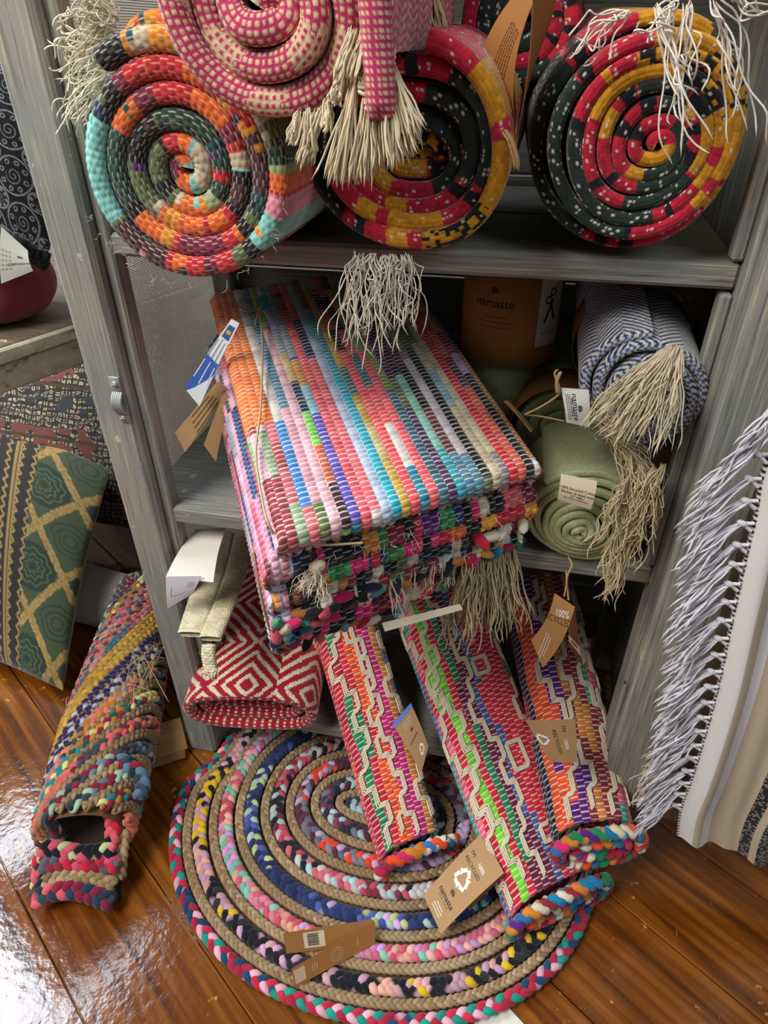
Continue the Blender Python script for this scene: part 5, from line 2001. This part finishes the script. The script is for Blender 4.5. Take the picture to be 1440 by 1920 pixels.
# curled kraft tag hanging from the stack on twine
o = thing('swing_tag', at(1040, 1280, y=-.07), 'curled pair of brown kraft tags hanging on twine below the rug stack', 'tag')
Sh = Sheet(at(1040, 1112, y=-.06), at(1078, 1138, y=-.06), at(1018, 1252, y=-.10), at(996, 1200, y=-.10), .012)
cd = Sh.card('card', M_CARD, '#a8794a', o)
Sh.text('100%', .0105, '#f4f1ea', cd, rot=20, centre=(.55, .22))
Sh.text('RECYCLED', .0095, '#5a3f22', cd, rot=20, centre=(.42, .36))
Sh.lines([.02, .024, .024], '#f4f1ea', cd, rot=-70, centre=(.5, .8), lh=.004)
Sh = Sheet(at(1066, 1138, y=-.05), at(1078, 1140, y=-.05), at(1094, 1252, y=-.03), at(1066, 1210, y=-.04), .008)
cd2 = Sh.card('back_card', M_CARD, '#7a5230', o)
Sh.decal('printed_patch', [[(-.004, -.009), (.004, -.007), (.004, .009), (-.004, .007)]], '#d8cfc0', cd2, centre=(.5, .66))
mb = MB()
tubes(mb, smooth_path([at(1066, 1125, y=-.06), at(1063, 1085, y=-.05), at(1072, 1060, y=-.04), at(1066, 1045, y=-.03)], 30), .0013, hx('#a98a5a'), 6)
tubes(mb, smooth_path([at(1058, 1118, y=-.06), at(1062, 1095, y=-.055), at(1062, 1070, y=-.045)], 20), .0011, hx('#a98a5a'), 6)
mb.build('twine', M_JUTE, o)

# kraft belly band dropped on the oval rug, folded like a V
o = thing('belly_band', at(600, 1830, z=.022), 'brown kraft belly band with barcode and mandala print lying on the oval rug', 'card')
zb = .024
Ah = .030
p1, p2, p3 = at(537, 1788, z=zb), at(703, 1770, z=zb), at(553, 1855, z=zb)
up3 = np.array([0, 0, 1.0])
Sh = Sheet(at(531, 1750, z=zb + .028), at(698, 1724, z=zb + .028), p2, p1, 0)
Sh.n = nrm(Sh.n)
cd = Sh.card('back_limb', M_CARD, '#9a6c3c', o)
Sh.decal('sticker', [[(-.0165, -.012), (.0165, -.012), (.0165, .012), (-.0165, .012)]], '#cfbfa2', cd, centre=(.33, .48), mat=M_PAPER)
bars = []
x_ = -.0085
for w_ in [.0012, .0006, .0009, .0015, .0006, .0012, .0006, .0009, .0006, .0014, .0007, .0011]:
    bars.append([(-.009, x_), (.008, x_), (.008, x_ + w_), (-.009, x_ + w_)])
    x_ += w_ + .0006
Sh.decal('barcode', bars, '#2f2a24', cd, centre=(.32, .48), lift=.0007)
Sh = Sheet(at(546, 1817, z=zb + .026), at(703, 1728, z=zb + .026), at(704, 1768, z=zb), at(553, 1852, z=zb), 0)
cd = Sh.card('front_limb', M_CARD, '#a5713d', o)
Sh.decal('sticker', [[(-.009, -.011), (.009, -.011), (.009, .011), (-.009, .011)]], '#cdb292', cd, centre=(.08, .5), mat=M_PAPER)
mand = []
for rr0, rr1, nn in ((.0022, .0026, 10), (.0052, .0058, 14), (.0085, .0092, 18)):
    for j in range(nn):
        a0_, a1_ = 2 * PI * j / nn, 2 * PI * (j + .75) / nn
        mand.append([(rr0 * math.cos(a0_), rr0 * math.sin(a0_)), (rr1 * 1.25 * math.cos((a0_ + a1_) / 2), rr1 * 1.25 * math.sin((a0_ + a1_) / 2)), (rr0 * math.cos(a1_), rr0 * math.sin(a1_)), (rr0 * 1.1 * math.cos((a0_ + a1_) / 2), rr0 * 1.1 * math.sin((a0_ + a1_) / 2))])
Sh.decal('mandala', mand, '#d9bd94', cd, centre=(.52, .5))
Sh.lines([.010, .012, .010], '#e3cda8', cd, rot=90, centre=(.26, .5), lh=.0035)
Sh.lines([.010], '#e3cda8', cd, rot=90, centre=(.78, .5))
Sh = Sheet(at(698, 1724, z=zb + .028), at(703, 1728, z=zb + .026), at(704, 1768, z=zb), at(703, 1770, z=zb), 0)
Sh.card('fold', M_CARD, '#9a6c3c', o)

# white paper on the floor at the bottom edge
o = thing('paper_sheet', at(930, 1900, z=.001), 'white paper sheet poking out from under the oval rug at the bottom', 'paper')
Sh = Sheet(at(905, 1850, z=.0025), at(938, 1872, z=.0025), at(1010, 1950, z=.0025), at(880, 1960, z=.0025), 0)
Sh.card('sheet', M_PAPER, '#d8d6c8', o, th=.001)

# ------------------------------------------------------------------ striped throw hanging at the right
o = thing('hanging_throw', (.98, -.09, .12), 'white, tan and black striped throw with white fringe hanging over open door', 'throw')
nz, ns = 760, 300
zv = np.linspace(0, 1, nz)      # 0 bottom, 1 top
sv = np.linspace(0, 1, ns)
bl, br = at(1268, 1560, y=-.10), at(1500, 1665, y=-.10)
tl, tr = at(1452, 830, y=-.085), at(1700, 830, y=-.085)
edge_l = smooth_path([bl, at(1275, 1510, y=-.10), at(1300, 1440, y=-.10), at(1340, 1300, y=-.095), at(1372, 1150, y=-.09), at(1410, 980, y=-.088), tl, tl + (.055, .004, .15), tl + (.10, .01, .38), np.array([tl[0] + .13, -.058, 1.512])], nz)
wd = .28
Zg, Sg = np.meshgrid(zv, sv, indexing='ij')
P = edge_l[:, None] + sv[None, :, None] * np.array([wd, .0, 0])
P[..., 2] -= (.060 * sv[None] * 1.0) * np.clip(1 - zv[:, None] * 2.4, 0, 1) + .012 * np.sin(PI * sv[None] * 2.2) * np.clip(1 - zv[:, None] * 5.6, 0, 1)
P[..., 1] -= .010 * np.sin(Sg * 16 + .6) * (.5 + .5 * (1 - Zg)) - .004 * np.sin(Sg * 40 + Zg * 5)
Pw_ = pal('#e6e4e0 #a9926f #191a1f #d8d2c6')
x_ = Sg * wd
stripe = np.select([x_ < .024, x_ < .037, x_ < .051, x_ < .096, x_ < .108, x_ < .116, x_ < .136, x_ < .2], [0, 1, 0, 1, 2, 1, 2, 1], 0)
dk = (np.mod(np.floor(x_ / .0019) + np.floor(Zg * 1.45 / .0019), 2) > 0)
K = Pw_[stripe]
K = np.where(((stripe == 1) & dk)[..., None], hx('#d8cdb8'), K)
K = np.where(((stripe == 2) & dk & (h01(np.floor(x_ / .0019), np.floor(Zg * 1.45 / .0019)) < .35))[..., None], hx('#a8a294'), K)
edge = x_ < .0035
K = np.where((edge & (np.mod(np.floor(Zg * 400), 2) > 0))[..., None], hx('#1a1a20'), K)
wv = .0004 * np.sin(x_ / .0019 * PI) * np.sin(Zg * 1.45 / .0019 * PI)
mb = MB()
grid(mb, P, K, wv)
Pb_ = P + np.array([0, .003, 0])
mb.add(Pb_, gfaces(nz, ns), K)
mb.build('front_layer', M_FINE, o)
# the part turned back over the top of the door
mb = MB()
top_ = P[-1]
turn = np.stack([top_ + np.array([0, .045 * (1 - math.cos(a_)) / 1.0, .016 * math.sin(a_)]) - np.array([0, 0, 0]) for a_ in np.linspace(0, PI, 12)] + [top_ + np.array([0, .09, -d_]) for d_ in np.linspace(.01, .12, 10)])
mb.add(turn, gfaces(turn.shape[0], turn.shape[1]), np.repeat(K[-1][None], turn.shape[0], 0))
mb.build('turned_back_end', M_FINE, o)
# the layer behind
mb = MB()
e2 = smooth_path([at(1213, 1520, y=-.075), at(1240, 1440, y=-.075), at(1300, 1330, y=-.075), at(1345, 1170, y=-.075), at(1400, 980, y=-.075)], 200)
e2 = smooth_path([at(1228, 1530, y=-.072), at(1250, 1470, y=-.072), at(1300, 1330, y=-.075), at(1350, 1150, y=-.072), at(1420, 900, y=-.072)], 200)
P2 = e2[:, None] + np.linspace(0, 1, 60)[None, :, None] * np.array([.12, .004, 0])
P2[..., 2] -= (.012 * np.linspace(0, 1, 60))[None] * np.ones((200, 1))
K2 = np.where((np.add.outer(np.arange(200), np.arange(60)) % 2 > 0)[..., None], hx('#8f7c5e'), hx('#b9aa8e'))
mb.add(P2, gfaces(200, 60), K2)
mb.build('back_layer', M_FINE, o)
mb = MB()
ks = np.linspace(.055, .98, 46)
for k_ in ks:
    r_ = edge_l[int(k_ * (nz - 1))] + np.array([-.002, -.004, 0])
    kp_ = r_ + np.array([-.010, -.002, .004])
    blob(mb, kp_, (-1, 0, .3), .012, .0040, hx('#cfcdd2'))
    tubes(mb, smooth_path([r_ + (.002, 0, .004), kp_], 8), .0022, hx('#dfdde2'), 6)
    tubes(mb, smooth_path([r_ + (.002, 0, -.006), kp_], 8), .0022, hx('#dfdde2'), 6)
    fringe(mb, [kp_], [(-.62, -.12, -.72)], 15, .066, .00115, hx('#dcdbe2'), .12, .25, .004, 11, var=.15)
rt = [at(u, v, y=-.085) for u, v in ((1275, 1385), (1262, 1405), (1285, 1400), (1250, 1420), (1270, 1440), (1240, 1450))]
fringe(mb, rt, [(-.35, -.1, -1)] * 6, 16, .062, .0011, hx('#c9bda4'), .20, .2, .005, 11, var=.2)
mb.build('fringe', M_FINE, o)

# ------------------------------------------------------------------ left side: table with cushions, pouf, velvet cushion
ang = math.atan2(.11, .047)
RT = np.array([[math.cos(ang), math.sin(ang), 0], [-math.sin(ang), math.cos(ang), 0], [0, 0, 1]])
OT = at(60, 631, z=.80)
OT[2] = 0
t = thing('side_table', (OT[0] - .2, OT[1] + .1, 0), 'distressed cream table with a worn brown top, left of the cupboard', 'table')
mb = MB()
box(mb, (-.45, .0, .772), (.34, .40, .800), G, .004, RT, OT)
mb.build('table_top', M_TABLE, t, smooth=False)
mb = MB()
box(mb, (-.455, -.006, .774), (.345, .004, .797), G, .003, RT, OT)
mb.build('edge_moulding', M_CREAM, t, smooth=False)['label'] = 'chipped cream moulding showing rusty red'
mb = MB()
box(mb, (-.44, .008, .725), (.33, .03, .771), G, .003, RT, OT)
mb.build('apron', M_CREAM, t, smooth=False)
for (x_, y_) in ((-.42, .05), (.30, .05), (-.42, .36), (.30, .36)):
    mb = MB()
    box(mb, (x_ - .02, y_ - .02, 0), (x_ + .02, y_ + .02, .771), G, .004, RT, OT)
    mb.build('leg', M_CREAM, t, smooth=False)


def cushion(mb, TL, TR, BR, BL, thick, colf, n=260, pinch=.03, side_col='#3a4a35'):
    """filled square cushion: both faces bulge, edges meet in a seam"""
    TL, TR, BR, BL = (np.asarray(p, float) for p in (TL, TR, BR, BL))
    U, V = np.meshgrid(np.linspace(0, 1, n), np.linspace(0, 1, n), indexing='ij')
    cu = U + pinch * np.sin(2 * PI * U) * .0
    P = TL * ((1 - U) * (1 - V))[..., None] + TR * (U * (1 - V))[..., None] + BR * (U * V)[..., None] + BL * ((1 - U) * V)[..., None]
    c_ = (TL + TR + BR + BL) / 4
    n_ = nrm(np.cross(BL - TL, TR - TL))
    if n_ @ (CAM - c_) < 0:
        n_ = -n_
    # corners stay out, edges pull in
    pull = pinch * (4 * V * (1 - V) * (np.abs(2 * U - 1) ** 6) + 4 * U * (1 - U) * (np.abs(2 * V - 1) ** 6))
    P = P + (c_ - P) * pull[..., None]
    hgt = thick / 2 * (np.clip(4 * U * (1 - U), 0, 1) ** .42) * (np.clip(4 * V * (1 - V), 0, 1) ** .42)
    cr_ = 1 + .05 * (vnoise(U * 6, V * 6, 2) - .5)
    mb.add(P + n_ * (hgt * cr_)[..., None], gfaces(n, n), colf(U, V))
    mb.add(P - n_ * (hgt * cr_)[..., None], gfaces(n, n)[:, ::-1], hx(side_col))
    return P, n_


def velvet(U, V):
    x_, y_ = U * .42, V * .42
    K = np.broadcast_to(hx('#384326'), U.shape + (3,)).copy()
    gold, dk, blk, grn = hx('#94763f'), hx('#1c2a1c'), hx('#1a120d'), hx('#4c5c30')
    # left: zigzag bands, right: diamond trellis with medallions
    X = U
    tre = X > .79
    a = np.mod((x_ - .19) / .105, 1) - .5
    b = np.mod((y_ - .02) / .15, 1) - .5
    d = np.abs(a) + np.abs(b)
    nz_ = vnoise(U * 120, V * 120, 4)
    line = np.abs(d - .5) < (.055 + .03 * nz_)
    rad = np.hypot(a * .105, b * .15)
    a2 = np.mod((x_ - .19) / .105 + .5, 1) - .5
    b2 = np.mod((y_ - .02) / .15 + .5, 1) - .5
    rad2 = np.hypot(a2 * .105, b2 * .15)
    med = ((rad < .040) & (d < .42))
    K = np.where(med[..., None], dk, K)
    for r0 in (.010, .019, .029):
        wob_ = .0022 * np.sin(9 * np.arctan2(b * .15, a * .105))
        K = np.where((np.abs(rad - r0 + wob_) < .0016)[..., None], grn * .8, K)
        K = np.where((np.abs(rad2 - r0 + wob_) < .0016)[..., None], dk * 1.4, K)
    K = np.where(line[..., None], gold * (.65 + .6 * nz_)[..., None], K)
    xb = X / .79
    zz = np.mod(xb * 5.5, 1)
    zig = np.abs(np.mod(V * 24, 1) - .5) * .5
    band_ = np.broadcast_to(blk, K.shape)
    zl = np.mod(zz * 3 + zig * 1.3, 1)
    Kb = np.where((np.abs(zl - .5) < .10)[..., None], gold * .9, band_)
    Kb = np.where(((zz < .10) | (zz > .92))[..., None], gold * .8, Kb)
    Kb = np.where(((zz > .02) & (zz < .05))[..., None], blk, Kb)
    K = np.where(tre[..., None], K, Kb)
    return K


t = thing('velvet_cushion', (-.42, .16, 0), 'green velvet cushion with gold trellis and zigzag stripes on floor at left', 'cushion')
mb = MB()
TLc, TRc = at(-240, 660, z=.36), at(208, 880, z=.32)
BRc_, BLc_ = at(118, 1295, z=.03), at(-190, 1190, z=.03)
Pcu, ncu = cushion(mb, TLc, TRc, BRc_, BLc_, .10, velvet, pinch=.05, side_col='#3f4f2c')
mb.build('cover', M_VELVET, t)

# grey printed pouf behind it


def pouf_col(U, V):
    K = np.broadcast_to(hx('#a39474'), U.shape + (3,)).copy()
    ln = lambda q, w_: np.abs(np.mod(q, 1) - .5) > .5 - w_
    n1 = vnoise(U * 40, V * 40, 9)
    g = ln(U * 46 + n1, .17) | ln(V * 40 + n1, .17)
    g2 = ln(U * 92 + n1 * 2, .2) & (vnoise(U * 60, V * 60, 3) > .45)
    g3 = ln(V * 88 + n1 * 2, .2) & (vnoise(U * 50, V * 55, 33) > .45)
    K = np.where((g | g2 | g3)[..., None], hx('#2f2c2a'), K)
    p1_ = vnoise(U * 6, V * 7, 70)
    K = np.where(((p1_ > .74) & (n1 > .45))[..., None], hx('#6e4038'), K)
    K = np.where(((p1_ < .22) & (n1 > .45))[..., None], hx('#35393e'), K)
    K = np.where((np.abs(np.mod(V * 4.2 + .05 * np.sin(U * 5), 1) - .5) < .03)[..., None], hx('#4c3a26'), K)
    return K


t = thing('printed_pouf', (-.45, .6, 0), 'large grey and beige printed floor cushion standing under the cream table', 'cushion')
mb = MB()
cushion(mb, (-.86, .80, .60), (-.09, .78, .62), (-.12, .53, .09), (-.90, .56, .10), .20, pouf_col, n=420, pinch=.04, side_col='#8d8066')
mb.build('cover', M_FINE, t)
mb = MB()
o2 = thing('pale_cushion', (-.40, .30, 0), 'small grey cushion corner on the floor behind the green velvet cushion', 'cushion')
mb = MB()
cushion(mb, (-.50, .40, .10), (-.24, .36, .10), (-.28, .24, .03), (-.52, .26, .03), .06, lambda U, V: np.broadcast_to(hx('#8f8a80'), U.shape + (3,)), n=60, side_col='#8f8a80')
mb.build('cover', M_FINE, o2)

# black swirl print cushion on the table, over a maroon one


def swirl(U, V):
    K = np.broadcast_to(hx('#16171b'), U.shape + (3,)).copy()
    x_, y_ = U * 5, V * 5
    for k_, (sx_, sy_) in enumerate(((0, 0), (.5, .5))):
        i_, j_ = np.floor(x_ + sx_), np.floor(y_ + sy_)
        a = x_ + sx_ - i_ - .5
        b = y_ + sy_ - j_ - .5
        r = np.hypot(a, b)
        th = np.arctan2(b, a)
        sc_ = 1.0 if k_ == 0 else .55
        ln = np.abs(r - .42 * sc_) < .018
        sp2 = (np.abs(np.mod(r / (.10 * sc_) - th / (2 * PI), 1) - .5) < .10) & (r < .2 * sc_)
        q = np.mod(th / (2 * PI) * 8, 1) - .5
        dot = np.hypot(q * r * .78, r - .31 * sc_)
        dt = (np.abs(dot - .045 * sc_) < .013)
        K = np.where((ln | sp2 | dt)[..., None], hx('#7c7c80'), K)
    return K


t = thing('printed_cushion', (-.30, .25, .8), 'black cushion with grey swirl print and ruffled edge on the cream table', 'cushion')
mb = MB()
TLd, TRd = at(-200, 60, y=.30), at(70, 60, y=.26)
BRd, BLd = at(92, 470, y=.14), at(-120, 480, y=.10)
cushion(mb, TLd, TRd, BRd, BLd, .11, swirl, n=320, pinch=.03, side_col='#16171b')
ev = smooth_path([at(0, 440, y=.08), at(30, 455, y=.08), at(55, 475, y=.09), at(85, 490, y=.10)], 40)
mb.build('cover', M_FINE, t)
mb = MB()
for k_ in range(7):
    e3 = ev + rng.normal(0, .002, 3) + np.stack([.006 * np.sin(np.arange(40) * .8 + k_), np.zeros(40), .008 * np.cos(np.arange(40) * .9 + k_ * 1.3)], 1)
    tubes(mb, e3, .006 * taper(40), hx('#16181d'), 7)
mb.build('ruffle', M_FINE, t)
Sh = Sheet(at(2, 425, y=.05), at(52, 470, y=.05), at(62, 508, y=.045), at(2, 532, y=.045), .003)
t3 = thing('swing_tag', at(30, 530, y=.045), 'white shop tag with elephant emblem hanging by the black swirl cushion', 'tag')
cd = Sh.card('card', M_PAPER, '#b9b8ae', t3)
Sh.text('namaste', .0095, '#24262a', cd, rot=6, centre=(.66, .62))
Sh.decal('emblem', elephant_polys(.0055), '#24262a', cd, rot=6, centre=(.70, .42))
Sh.decal('green_swirls', [[(-.010 + .005 * (j % 4) + .002 * math.cos(a), -.018 + .007 * (j // 4) + .002 * math.sin(a)) for a in (0, 1.5, 3, 4.5)] for j in range(20)], '#97a080', cd, centre=(.22, .5))
# maroon round cushion
t = thing('maroon_cushion', (-.33, .22, .80), 'maroon round cushion under the black printed cushion on the cream table', 'cushion')
mb = MB()
th_ = np.linspace(0, 2 * PI, 80)
ph_ = np.linspace(-PI / 2, PI / 2, 30)
Tq, Pq_ = np.meshgrid(th_, ph_, indexing='ij')
cxm = np.array([-.315, .225, .80 + .062])
P = cxm + np.stack([.115 * np.cos(Tq) * np.cos(Pq_) ** .6, .10 * np.sin(Tq) * np.cos(Pq_) ** .6, .062 * np.sin(Pq_)], -1)
grid(mb, P, hx('#7a2f36'), .0008 * np.sin(Tq * 60))
mb.build('cover', M_FINE, t)
